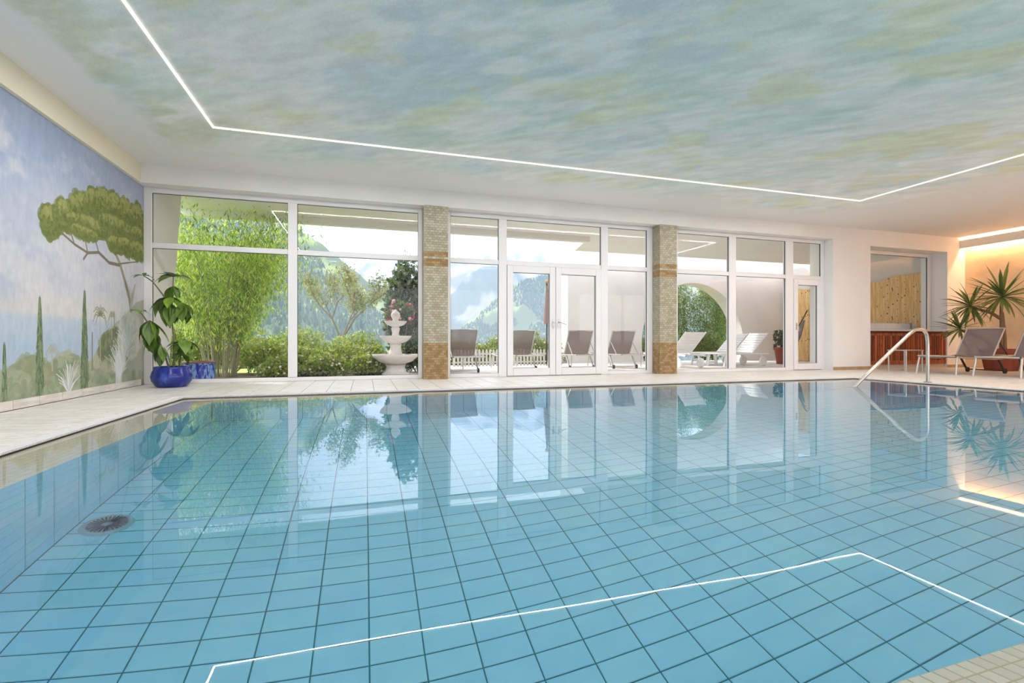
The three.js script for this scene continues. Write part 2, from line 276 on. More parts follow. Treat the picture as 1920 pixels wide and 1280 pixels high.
  line([[-7.17, 0.3], [-7.17, 0.76]], 0.02, 0.012, 'rgb(126,120,100)'); line([[-7.72, 0.7], [-7.71, 1.05]], 0.015, 0.01, 'rgb(130,128,117)');
  // cypresses
  const cypress = (z, y1, wd) => {
    for (let k = 0; k < 900; k++) { const t = R(), y = 0.08 + t * (y1 - 0.08), prof = Math.pow(1 - t, 0.6) * (0.75 + 0.25 * Math.min(1, t * 8)), x = (R() * 2 - 1) * wd * prof; line([[z + x, y], [z + x * 0.8, Math.min(y1, y + 0.07)]], 0.014, 0.008, pick(['rgb(99,118,85)', 'rgb(117,135,101)', 'rgb(134,149,113)', 'rgb(84,102,75)'])); }
    line([[z, y1 - 0.1], [z, y1 + 0.02]], 0.012, 0.003, 'rgb(114,127,100)');
  };
  cypress(-6.17, 1.1, 0.075); cypress(-7.0, 1.25, 0.095); cypress(-5.66, 0.62, 0.035); cypress(-4.6, 1.3, 0.1); cypress(-3.9, 1.0, 0.08);
  // pale agaves and grasses
  const agave = (z, y, s, n, c) => { for (let k = 0; k < n; k++) { const a = 0.6 + R() * 1.94, L = s * (0.5 + 0.7 * R()); line([[z, y], [z + Math.cos(a) * L * 0.5, y + Math.sin(a) * L * 0.75], [z + Math.cos(a) * L * 0.9, y + Math.sin(a) * L * 1.0]], 0.014, 0.005, pick(c)); } };
  const pale = ['rgb(204,208,206)', 'rgb(215,218,218)', 'rgb(187,194,190)'];
  agave(-6.68, 0.06, 0.34, 26, pale); agave(-7.85, 0.12, 0.5, 50, pale); agave(-8.1, 0.5, 0.45, 46, pale); agave(-7.95, 0.3, 0.4, 36, pale); agave(-5.2, 0.1, 0.3, 24, pale);
  g.globalAlpha = 0.8; line([[-7.83, 0.1], [-7.83, 0.42]], 0.16, 0.1, 'rgb(211,214,215)'); g.globalAlpha = 1;
  // umbrella pine
  const bk = 'rgb(122,116,96)';
  line([[-8.2, 1.1], [-8.15, 1.25], [-8.03, 1.47], [-7.87, 1.71], [-7.73, 1.85], [-7.55, 2.1]], 0.075, 0.04, 'rgb(150,144,122)'); line([[-8.2, 1.15], [-8.24, 1.3], [-8.32, 1.46]], 0.07, 0.04, 'rgb(176,174,160)');
  line([[-7.85, 1.69], [-7.58, 1.68], [-7.32, 1.77], [-7.07, 1.72], [-6.79, 1.77], [-6.51, 1.86]], 0.045, 0.022, bk); line([[-7.07, 1.72], [-6.98, 1.63]], 0.03, 0.02, bk);
  for (const [a, b] of [[[-6.79, 1.77], [-6.72, 1.95]], [[-7.07, 1.72], [-7.0, 2.0]], [[-7.0, 1.9], [-6.9, 2.0]], [[-7.32, 1.77], [-7.2, 2.05]], [[-7.58, 1.9], [-7.45, 2.05]], [[-7.73, 1.85], [-7.3, 2.05]], [[-7.9, 1.95], [-7.95, 2.2]], [[-8.0, 1.9], [-8.2, 2.15]], [[-8.2, 2.0], [-8.5, 2.05]], [[-7.87, 1.71], [-8.4, 1.82]], [[-8.15, 1.8], [-8.2, 1.95]], [[-7.2, 1.9], [-7.4, 1.95]]]) line([a, [(a[0] + b[0]) / 2 + 0.02, (a[1] + b[1]) / 2], b], 0.022, 0.014, bk);
  const needles = ['rgb(112,122,58)', 'rgb(134,140,74)', 'rgb(96,108,52)', 'rgb(150,150,86)', 'rgb(120,130,66)'];
  const puff = (z, y, rz, ry) => { clump(z, y, rz, ry, ['rgb(108,118,62)'], 220, 0.05); for (let k = 0; k < 520; k++) { const a = R() * 6.28, q = Math.sqrt(R()), dz = Math.cos(a) * q * rz, dy = Math.sin(a) * q * ry; dab(z + dz, y + dy, 0.022 * (0.5 + R()), dy > ry * (0.9 * R() - 0.1) ? pick(['rgb(150,150,86)', 'rgb(138,146,78)', 'rgb(162,160,100)']) : pick(['rgb(112,122,58)', 'rgb(92,104,52)', 'rgb(122,130,68)']), 0.6); } };
  for (const [z, y, rz, ry] of [[-6.36, 1.92, 0.17, 0.16], [-6.62, 2.05, 0.2, 0.16], [-6.95, 2.2, 0.24, 0.2], [-7.2, 2.32, 0.2, 0.2], [-7.45, 2.38, 0.24, 0.22], [-7.72, 2.38, 0.22, 0.24], [-8.05, 2.4, 0.24, 0.24], [-8.4, 2.42, 0.24, 0.24], [-7.1, 2.05, 0.45, 0.1], [-7.8, 2.2, 0.5, 0.12], [-7.0, 1.95, 0.3, 0.05], [-8.4, 2.2, 0.2, 0.12], [-7.75, 1.95, 0.2, 0.09], [-8.05, 1.98, 0.25, 0.1], [-8.4, 1.98, 0.25, 0.12]]) puff(z, y, rz, ry);
  const t = new THREE.CanvasTexture(cv); t.colorSpace = THREE.SRGBColorSpace; t.wrapS = THREE.MirroredRepeatWrapping; t.wrapT = THREE.MirroredRepeatWrapping; t.magFilter = THREE.LinearFilter;
  const w = structure('wall_left', 'wall with a painted mural of pines, cypresses and sea');
  const bx = box(XL - 0.3, XL, 0, HC, ZF - 0.6, ZN), p = bx.attributes.position, uv = bx.attributes.uv;
  for (let i = 0; i < p.count; i++) uv.setXY(i, (p.getZ(i) + 8.6) / 6, p.getY(i) / 3.0);
  part(w, 'mural', bx, std({ map: t, bumpMap: plasterBump, bumpScale: 0.0006, roughness: 0.85 }));
  const b = structure('baseboard_left'); part(b, 'mortar', box(XL, XL + 0.006, 0, 0.088, -8.59, ZN), M.deckGrout);
  for (let k = 0; k < 29; k++) part(b, 'tile', box(XL, XL + 0.012, 0.003, 0.09, -8.46 + k * 0.392 - 0.39 + 0.003 + 0.35, -8.46 + k * 0.392 - 0.003 + 0.35, 0.002), M.deck[k % 3]);
}

// ---------------------------------------------------------------- tiled deck and pool
function visible(x, y, z) {                   // how large a piece of 1 m shows in the photograph, 0 outside the frame
  const c = Math.cos(YAW), s = Math.sin(YAW), xx = x * c + z * s, zz = x * s - z * c, yy = y - EYE;
  return zz < 0.3 || Math.abs(xx / zz) > 1.1 || Math.abs(yy / zz) > 0.74 ? 0 : -yy / (zz * zz * zz) * 1;
}
function slab(bev = 0.02) {                    // one square piece of tile, 1 x 1 x 1 with a worn upper edge; its top is at y = 0
  const s = new THREE.Shape([[-0.5, -0.5], [0.5, -0.5], [0.5, 0.5], [-0.5, 0.5]].map((a) => new THREE.Vector2(...a)));
  const pos = [], a = 0.5, b = 0.5 - bev, quad = (p, q, r, t) => pos.push(...p, ...q, ...r, ...p, ...r, ...t);
  const ring = (h, y) => [[-h, y, -h], [-h, y, h], [h, y, h], [h, y, -h]], R0 = ring(a, -1), R1 = ring(a, -0.2), R2 = ring(b, 0);
  quad(R2[0], R2[1], R2[2], R2[3]);
  for (let i = 0; i < 4; i++) { const j = (i + 1) % 4; quad(R2[i], R1[i], R1[j], R2[j]); quad(R1[i], R0[i], R0[j], R1[j]); }
  const g = new THREE.BufferGeometry(); g.setAttribute('position', new THREE.Float32BufferAttribute(pos, 3)); g.computeVertexNormals();
  return g;
}
const slabs = [[0, 0], [0.37, 0.21], [0.71, 0.55], [0.13, 0.83]].map(([ox, oy]) => { const g = slab(); const p = g.attributes.position, uv = new Float32Array(p.count * 2); for (let i = 0; i < p.count; i++) { uv[2 * i] = p.getX(i) * 0.5 + ox; uv[2 * i + 1] = p.getZ(i) * 0.5 + oy; } g.setAttribute('uv', new THREE.BufferAttribute(uv, 2)); return g; });
function lay(parent, name, tiles, mats, most, seed, restName) {  // tiles: { m: matrix, s: how large it shows }; the largest become parts, the rest one joined part per shade
  const R = rng(seed); tiles.sort((a, b) => b.s - a.s);
  const rest = mats.map(() => []);
  tiles.forEach((t, i) => {
    const v = Math.floor(R() * slabs.length), k = Math.floor(R() * mats.length);
    if (i < most && t.s > 0) { const o = part(parent, name, slabs[v], mats[k]); o.applyMatrix4(t.m); } else rest[k].push(slabs[v].clone().applyMatrix4(t.m));
  });
  rest.forEach((l, k) => { if (l.length) part(parent, restName, mergeGeometries(l), mats[k]).userData.kind = 'stuff'; });
}
const flat = (x0, x1, z0, z1, y, t = 0.01) => new THREE.Matrix4().compose(V((x0 + x1) / 2, y, (z0 + z1) / 2), new THREE.Quaternion(), V(x1 - x0, t, z1 - z0));
const PX0 = -1.66, PX1 = 8.12, PZ0 = -6.22, PZ1 = -0.75, PD = -1.475, WATER = -0.03, LEDGE = 0.38, GR = 0.09;   // pool inside, depth, water level, ledge and grating width
const EX0 = PX0 - LEDGE - GR, EX1 = PX1 + LEDGE + GR, EZ0 = PZ0 - LEDGE + 0.04 - GR, EZ1 = PZ1 + LEDGE + GR;      // edge of the deck
{
  const f = structure('floor', 'beige tiled pool deck'), tiles = [], J = 0.007, TX = 0.30, TZ = 0.392;
  const cut = (x0, x1, z0, z1) => { // rows of tiles over a rectangle
    for (let x = XL + 0.02; x < x1; x += TX) for (let z = -8.62; z < z1; z += TZ) {
      const a = Math.max(x, x0) + J / 2, b = Math.min(x + TX, x1) - J / 2, c = Math.max(z, z0) + J / 2, d = Math.min(z + TZ, z1) - J / 2;
      if (b - a < 0.02 || d - c < 0.02) continue;
      tiles.push({ m: flat(a, b, c, d, 0), s: visible((a + b) / 2, 0, (c + d) / 2) * (b - a) * (d - c) });
    }
  };
  cut(XL, XR, -8.62, EZ0); cut(XL, EX0, EZ0, EZ1); cut(EX1, XR, EZ0, EZ1); cut(XL, XR, EZ1, ZN);
  lay(f, 'tile', tiles, M.deck, 300, 7, 'tiles');
  for (const [a, b, c, d] of [[XL - 0.3, XR + 0.3, -8.7, EZ0], [XL - 0.3, EX0, EZ0, EZ1], [EX1, XR + 0.3, EZ0, EZ1], [XL - 0.3, XR + 0.3, EZ1, ZN + 0.3]]) part(f, 'mortar_bed', box(a, b, -0.3, -0.003, c, d), M.deckGrout);
}
{
  const pool = thing('pool_basin', 'large rectangular pool basin lined with pale blue tiles and beige edge', 'pool');
  const I = 0.3;
  part(pool, 'shell', merge([box(PX0 - I, PX1 + I, PD - 0.3, PD - 0.004, PZ0 - I, PZ1 + I), box(PX0 - I, PX0 - 0.004, PD, -0.14, PZ0 - I, PZ1 + I), box(PX1 + 0.004, PX1 + I, PD, -0.14, PZ0 - I, PZ1 + I), box(PX0, PX1, PD, -0.14, PZ0 - I, PZ0 - 0.004), box(PX0, PX1, PD, -0.14, PZ1 + 0.004, PZ1 + I)]), M.poolGrout);
  const A = 0.243, B = 0.1345, J = 0.007, tiles = [], X0 = 0.02 - 7 * A - 0.02, Zr = -2.5;
  for (let x = 0.02 - 8 * A; x < PX1; x += A) for (let z = Zr - 28 * B; z < PZ1; z += B) {
    const a = Math.max(x, PX0) + J / 2, b = Math.min(x + A, PX1) - J / 2, c = Math.max(z, PZ0) + J / 2, d = Math.min(z + B, PZ1) - J / 2;
    if (b - a < 0.01 || d - c < 0.01) continue;
    tiles.push({ m: flat(a, b, c, d, PD, 0.008), s: visible((a + b) / 2, PD, (c + d) / 2) * (b - a) * (d - c) });
  }
  lay(pool, 'tile', tiles, M.poolTile, 260, 8, 'tiles');
  const side = [], wallTile = (p, q, n, y) => { // a tile on the side, from p to q along the wall, facing n
    const ex = V().subVectors(q, p), len = ex.length() - J; ex.normalize();
    const m = new THREE.Matrix4().makeBasis(ex.clone().multiplyScalar(len), n.clone().multiplyScalar(0.008), ex.clone().cross(n).multiplyScalar(B - J)); m.setPosition((p.x + q.x) / 2, y, (p.z + q.z) / 2);
    side.push({ m, s: n.x > 0.5 ? visible(p.x, y, p.z) : 0 });
  };
  for (let k = 0; k < 10; k++) {
    const y = PD + B * (k + 0.5); 
    for (let z = Zr - 28 * B + 0.02; z < PZ1; z += A) { const z0 = Math.max(z, PZ0), z1 = Math.min(z + A, PZ1); if (z1 - z0 > 0.02) { wallTile(V(PX0, 0, z1), V(PX0, 0, z0), V(1, 0, 0), y); wallTile(V(PX1, 0, z0), V(PX1, 0, z1), V(-1, 0, 0), y); } }
    for (let x = 0.02 - 8 * A; x < PX1; x += A) { const x0 = Math.max(x, PX0), x1 = Math.min(x + A, PX1); if (x1 - x0 > 0.02) { wallTile(V(x0, 0, PZ0), V(x1, 0, PZ0), V(0, 0, 1), y); wallTile(V(x1, 0, PZ1), V(x0, 0, PZ1), V(0, 0, -1), y); } }
  }
  lay(pool, 'tile', side, M.poolTile, 40, 9, 'tiles');
  // sloping beige ledge just under the water line, small tiles
  const led = [], y0 = -0.031, y1 = -0.132;
  const strip = (p0, p1, inward) => { // from p0 to p1 along the outer edge
    const ex = V().subVectors(p1, p0), L = ex.length(), n = Math.round(L / 0.038), rows = 9; ex.normalize();
    const down = inward.clone().multiplyScalar(inward.z > 0.5 ? LEDGE - 0.04 : LEDGE).add(V(0, y1 - y0, 0)), W = down.length(); down.normalize();
    const nor = ex.clone().cross(down); if (nor.y < 0) nor.negate();
    for (let i = 0; i < n; i++) for (let r = 0; r < rows; r++) {
      const c = p0.clone().addScaledVector(ex, (i + 0.5) * L / n).addScaledVector(down, (r + 0.5) * W / rows), o = Math.min(i, n - 1 - i) * L / n; c.y += y0;
      if ((r + 0.5) * W / rows > o + LEDGE * 0.5 + 0.1 && false) continue;
      const m = new THREE.Matrix4().makeBasis(ex.clone().multiplyScalar(L / n - 0.004), nor.clone().multiplyScalar(0.006), ex.clone().cross(nor).multiplyScalar(W / rows - 0.004)); m.setPosition(c);
      led.push({ m, s: visible(c.x, c.y, c.z) });
    }
    const q = p0.clone().addScaledVector(ex, L / 2).addScaledVector(down, W / 2).addScaledVector(nor, -0.022); q.y += y0;
    const bg = metreUV(new THREE.BoxGeometry(L, 0.04, W)); bg.applyMatrix4(new THREE.Matrix4().makeBasis(ex, nor, ex.clone().cross(nor)).setPosition(q)); return bg;
  };
  const ox0 = PX0 - LEDGE, ox1 = PX1 + LEDGE, oz0 = PZ0 - LEDGE + 0.04, oz1 = PZ1 + LEDGE;
  const beds = [strip(V(ox0, 0, PZ0), V(ox0, 0, PZ1), V(1, 0, 0)), strip(V(ox1, 0, PZ0), V(ox1, 0, PZ1), V(-1, 0, 0)), strip(V(ox0, 0, oz0), V(ox1, 0, oz0), V(0, 0, 1)), strip(V(ox0, 0, oz1), V(ox1, 0, oz1), V(0, 0, -1))];
  lay(pool, 'edge_tile', led, M.mosaicBeige, 280, 10, 'edge_tiles');
  const S = 0.3; // solid ground behind the ledge
  beds.push(box(ox0 - GR - S, PX0 - 0.01, -0.5, -0.15, oz0 - S, oz1 + S), box(PX1 + 0.01, ox1 + GR + S, -0.5, -0.15, oz0 - S, oz1 + S), box(PX0, PX1, -0.5, -0.15, oz0 - S, PZ0 - 0.01), box(PX0, PX1, -0.5, -0.15, PZ1 + 0.01, oz1 + S));
  part(pool, 'edge_bed', merge(beds), M.beigeGrout);
  // round floor inlet with fins
  const inl = new THREE.Group(); inl.name = 'floor_inlet'; inl.position.set(-1.5, PD, -3.53); pool.add(inl);
  part(inl, 'ring', lathe([[0.0, 0.004], [0.10, 0.004], [0.105, 0.022], [0.125, 0.022], [0.135, 0.0]], 36), std({ color: rgb(176, 196, 206), roughness: 0.4 }));
  const fins = []; for (let k = 0; k < 28; k++) { const a = k / 28 * 6.2832; fins.push(rod(V(Math.cos(a) * 0.03, 0.02, Math.sin(a) * 0.03), V(Math.cos(a) * 0.1, 0.02, Math.sin(a) * 0.1), 0.005, 5)); }
  part(inl, 'fins', merge(fins), std({ color: rgb(60, 78, 104), roughness: 0.4, metalness: 0.4 })).userData.kind = 'stuff';

  const gr = thing('overflow_grating', 'white slotted overflow grating running round the pool edge', 'grating');
  const bar = new THREE.BoxGeometry(1, 1, 1), ms = [];
  const push = (x, z, sx, sz) => ms.push(new THREE.Matrix4().compose(V(x, -0.012, z), new THREE.Quaternion(), V(sx, 0.014, sz)));
  for (let x = EX0; x < EX1; x += 0.016) for (const z of [EZ0 + GR / 2, EZ1 - GR / 2]) push(x, z, 0.010, GR - 0.006);
  for (let z = EZ0 + GR; z < EZ1 - GR; z += 0.016) for (const x of [EX0 + GR / 2, EX1 - GR / 2]) push(x, z, GR - 0.006, 0.010);
  const im = new THREE.InstancedMesh(bar, M.grate, ms.length); im.name = 'bars'; ms.forEach((m, i) => im.setMatrixAt(i, m)); im.userData.kind = 'stuff'; gr.add(im);
  part(gr, 'rim', merge([box(EX0, EX1, -0.03, -0.002, EZ0, EZ0 + 0.004), box(EX0, EX1, -0.03, -0.002, EZ1 - 0.004, EZ1), box(EX0, EX0 + 0.004, -0.03, -0.002, EZ0, EZ1), box(EX1 - 0.004, EX1, -0.03, -0.002, EZ0, EZ1)]), M.grate);

  // still water, hardly rippled
  const wx0 = ox0 - 0.03, wx1 = ox1 + 0.03, wz0 = oz0 - 0.03, wz1 = oz1 + 0.03, nx = 130, nz = 80, top = new THREE.PlaneGeometry(wx1 - wx0, wz1 - wz0, nx, nz); top.rotateX(-Math.PI / 2); top.translate((wx0 + wx1) / 2, WATER, (wz0 + wz1) / 2);
  const p = top.attributes.position, nn = top.attributes.normal, R = rng(77), waves = Array.from({ length: 14 }, () => { const a = R() * 6.283, L = 0.5 + 1.6 * R(), k = 6.283 / L; return [Math.cos(a) * k, Math.sin(a) * k, R() * 6.283, 0.00042 / k * (0.5 + R())]; });
  for (let i = 0; i < p.count; i++) { let h = 0, hx = 0, hz = 0; const x = p.getX(i), z = p.getZ(i); for (const [kx, kz, ph, A] of waves) { const q = kx * x + kz * z + ph; h += A * Math.sin(q); hx += A * kx * Math.cos(q); hz += A * kz * Math.cos(q); } const edge = x < wx0 + 0.01 || x > wx1 - 0.01 || z < wz0 + 0.01 || z > wz1 - 0.01; p.setY(i, WATER + (edge ? 0 : h)); const n = V(-hx, 1, -hz).normalize(); nn.setXYZ(i, n.x, n.y, n.z); }
  const yb = PD - 0.2, q = [], quad = (a, b, c, d) => q.push(...a, ...b, ...c, ...a, ...c, ...d), C = [[wx0, wz0], [wx0, wz1], [wx1, wz1], [wx1, wz0]];
  for (let i = 0; i < 4; i++) { const [ax, az] = C[i], [bx, bz] = C[(i + 1) % 4]; quad([ax, WATER, az], [ax, yb, az], [bx, yb, bz], [bx, WATER, bz]); }
  quad([wx0, yb, wz0], [wx1, yb, wz0], [wx1, yb, wz1], [wx0, yb, wz1]);
  const sides = new THREE.BufferGeometry(); sides.setAttribute('position', new THREE.Float32BufferAttribute(q, 3)); sides.computeVertexNormals(); sides.setAttribute('uv', new THREE.Float32BufferAttribute(new Float32Array(q.length / 3 * 2), 2));
  const wt = thing('pool_water', 'clear still turquoise water filling the pool', 'water'); part(wt, 'water', merge([top, sides]), M.water);
}

// ---------------------------------------------------------------- glazing of the garden side
{
  const zi = -8.60, zo = -8.68, T0 = 2.07, T1 = 2.155, TOP = 2.91, HEAD = 2.99;
  const bar = (w, name, x0, x1, y0, y1, za = zi, zb = zo) => part(w, name, box(x0, x1, y0, y1, zb, za, 0.008), M.frame);
  const pane = (w, x0, x1, y0, y1, z = -8.64) => {
    const p = part(w, 'pane', box(x0 - 0.01, x1 + 0.01, y0 - 0.01, y1 + 0.01, z - 0.001, z + 0.001), M.glass);
    const q = new THREE.PlaneGeometry(x1 - x0 + 0.02, y1 - y0 + 0.02); q.translate((x0 + x1) / 2, (y0 + y1) / 2, z); p.geometry = q;
    const s = 0.005, g = part(w, 'seal', merge([box(x0, x1, y1 - s, y1, z, z + 0.022), box(x0, x0 + s, y0, y1, z, z + 0.022), box(x1 - s, x1, y0, y1, z, z + 0.022), box(x0, x1, y0, y0 + s * 0.6, z, z + 0.022)]), M.gasket);
    return p;
  };
  const outer = (w, x0, x1, l, r) => { bar(w, 'frame', x0, x0 + l, 0, HEAD); bar(w, 'frame', x1 - r, x1, 0, HEAD); bar(w, 'frame', x0 + l, x1 - r, TOP, HEAD); };
  const w1 = structure('window_1', 'wide four pane window in front of the bamboo');
  outer(w1, -3.2, 0.97, 0.11, 0.07); bar(w1, 'frame', -3.09, 0.90, 0, 0.065); bar(w1, 'mullion', -1.2, -1.06, 0.065, TOP, zi + 0.01); bar(w1, 'transom', -3.09, -1.2, T0, T1); bar(w1, 'transom', -1.06, 0.90, T0, T1);
  for (const [a, b] of [[-3.09, -1.2], [-1.06, 0.90]]) { pane(w1, a, b, 0.065, T0); pane(w1, a, b, T1, TOP); }
  const w2 = structure('window_2', 'window with a double glass door in its middle');
  outer(w2, 1.385, 5.63, 0.085, 0.13); bar(w2, 'frame', 1.47, 2.365, 0, 0.065); bar(w2, 'frame', 4.61, 5.5, 0, 0.065); bar(w2, 'mullion', 2.365, 2.52, 0, TOP, zi + 0.01); bar(w2, 'mullion', 4.46, 4.61, 0, TOP, zi + 0.01);
  for (const [a, b] of [[1.47, 2.365], [2.52, 4.46], [4.61, 5.5]]) { bar(w2, 'transom', a, b, T0, T1); pane(w2, a, b, T1, TOP); }
  pane(w2, 1.47, 2.365, 0.065, T0); pane(w2, 4.61, 5.5, 0.065, T0);
  const leaf = (name, label, x0, x1, hinge) => {
    const d = structure(name, label), y1 = T0 - 0.004, z0 = zi + 0.03, z1 = zo + 0.01;
    const b = (n, ...a) => part(d, n, box(...a, z1, z0, 0.01), M.frame);
    b('stile', x0, x0 + 0.115, 0.012, y1); b('stile', x1 - 0.115, x1, 0.012, y1); b('rail', x0 + 0.115, x1 - 0.115, 0.012, 0.15); b('rail', x0 + 0.115, x1 - 0.115, y1 - 0.13, y1);
    pane(d, x0 + 0.115, x1 - 0.115, 0.15, y1 - 0.13, -8.63);
    return [d, z0];
  };
  const handle = (d, z, x, dir, dx, dy) => { const h = new THREE.Group(); h.name = 'handle'; d.add(h); part(h, 'rose', box(x - 0.016, x + 0.016, 0.92, 1.07, z, z + 0.01, 0.004), M.steel); part(h, 'lever', merge([rod(V(x, 1.02, z), V(x, 1.02, z + 0.055), 0.009), rod(V(x, 1.02, z + 0.055), V(x + dx, 1.02 + dy, z + 0.055), 0.009)]), M.steel, 'steel lever'); };
  const [d1, z1] = leaf('door_1', 'left leaf of the glass double door', 2.525, 3.485); handle(d1, z1, 3.43, -1, -0.015, -0.13);
  const [d2, z2] = leaf('door_2', 'right leaf of the glass double door', 3.493, 4.455); handle(d2, z2, 3.545, 1, 0.14, -0.05);
  const w3 = structure('window_3', 'window right of the tiled columns with a narrow door');
  outer(w3, 6.03, 10.2, 0.2, 0.1); bar(w3, 'frame', 6.23, 9.07, 0, 0.065); bar(w3, 'mullion', 7.52, 7.70, 0.065, TOP, zi + 0.01); bar(w3, 'mullion', 9.07, 9.28, 0, TOP, zi + 0.01);
  for (const [a, b] of [[6.23, 7.52], [7.70, 9.07], [9.28, 10.1]]) { bar(w3, 'transom', a, b, T0, T1); pane(w3, a, b, T1, TOP); }
  pane(w3, 6.23, 7.52, 0.065, T0); pane(w3, 7.70, 9.07, 0.065, T0);
  const [d3, z3] = leaf('door_3', 'narrow glass door beside the plain wall', 9.285, 10.095); handle(d3, z3, 9.34, 1, 0.01, -0.13);
  const w4 = structure('window_4', 'window set in the recess above the slatted wooden cabinet');
  const za = -8.74, zb = -8.82; for (const a of [[11.35, 11.45, 0.9, 2.89], [13.83, 13.95, 0.9, 2.89], [11.45, 13.83, 2.80, 2.89], [11.45, 13.83, 0.9, 0.96]]) bar(w4, 'frame', ...a, za, zb);
  pane(w4, 11.45, 13.83, 0.96, 2.80, -8.78);
  part(w4, 'sill_wall', box(11.35, 13.95, 0, 0.9, ZF - 0.6, za - 0.01), M.white);
  const sill = structure('trim_3'); part(sill, 'threshold', box(-3.2, 10.2, -0.02, 0.004, -8.95, -8.62), M.stone);
}
{ // two columns clad in small glazed tiles: beige, two brown bands and a brown foot
  const R = rng(91), ms = { light: [0, 1, 2].map((k) => std({ color: rgb(184 - 10 * k, 176 - 10 * k, 154 - 12 * k), roughness: 0.3 })), brown: [0, 1, 2].map((k) => std({ color: rgb(172 - 14 * k, 142 - 14 * k, 96 - 14 * k), roughness: 0.3 })) };
  const grout = std({ color: rgb(112, 100, 78), roughness: 0.95 });
  const col = (x0, x1, label) => {
    const c = thing('tiled_column', label, 'column', [(x0 + x1) / 2, 0, (-8.35 - 8.66) / 2], 0, 'tiled columns between the windows'), w = x1 - x0, dp = 0.31, h = 2.99, rh = 0.0415, tw = w / 6;
    part(c, 'core', box(-w / 2 + 0.004, w / 2 - 0.004, 0, h, -dp / 2, dp / 2 - 0.004), grout);
    const lists = { light: [[], [], []], brown: [[], [], []] };
    for (let r = 0; r < 72; r++) {
      const y = (r + 0.5) * rh, brown = y < 0.62 || (y > 1.97 && y < 2.06) || (y > 2.13 && y < 2.22), set = lists[brown ? 'brown' : 'light'];
      const put = (u0, u1, len, f) => { const k = Math.floor(R() * 3); if (u1 - u0 > 0.012) set[k].push(f(u0 + 0.002, u1 - 0.002, y - rh / 2 + 0.002, y + rh / 2 - 0.002)); };
      const sh = r % 2 ? tw / 2 : 0;
      for (let i = -1; i < 7; i++) put(Math.max(-w / 2, -w / 2 + i * tw + sh), Math.min(w / 2, -w / 2 + (i + 1) * tw + sh), w, (a, b, c0, d) => box(a, b, c0, d, dp / 2 - 0.008, dp / 2));
      for (const s of [-1, 1]) for (let i = -1; i < 5; i++) put(Math.max(-dp / 2, -dp / 2 + i * tw + sh), Math.min(dp / 2, -dp / 2 + (i + 1) * tw + sh), dp, (a, b, c0, d) => s < 0 ? box(-w / 2, -w / 2 + 0.008, c0, d, a, b) : box(w / 2 - 0.008, w / 2, c0, d, a, b));
    }
    for (const key of ['light', 'brown']) lists[key].forEach((l, k) => { part(c, key === 'brown' ? 'brown_tiles' : 'beige_tiles', merge(l), ms[key][k]).userData.kind = 'stuff'; });
  };
  col(0.97, 1.385, 'tiled column between the bamboo window and the double door');
  col(5.63, 6.03, 'tiled column to the right of the glass double door');
}

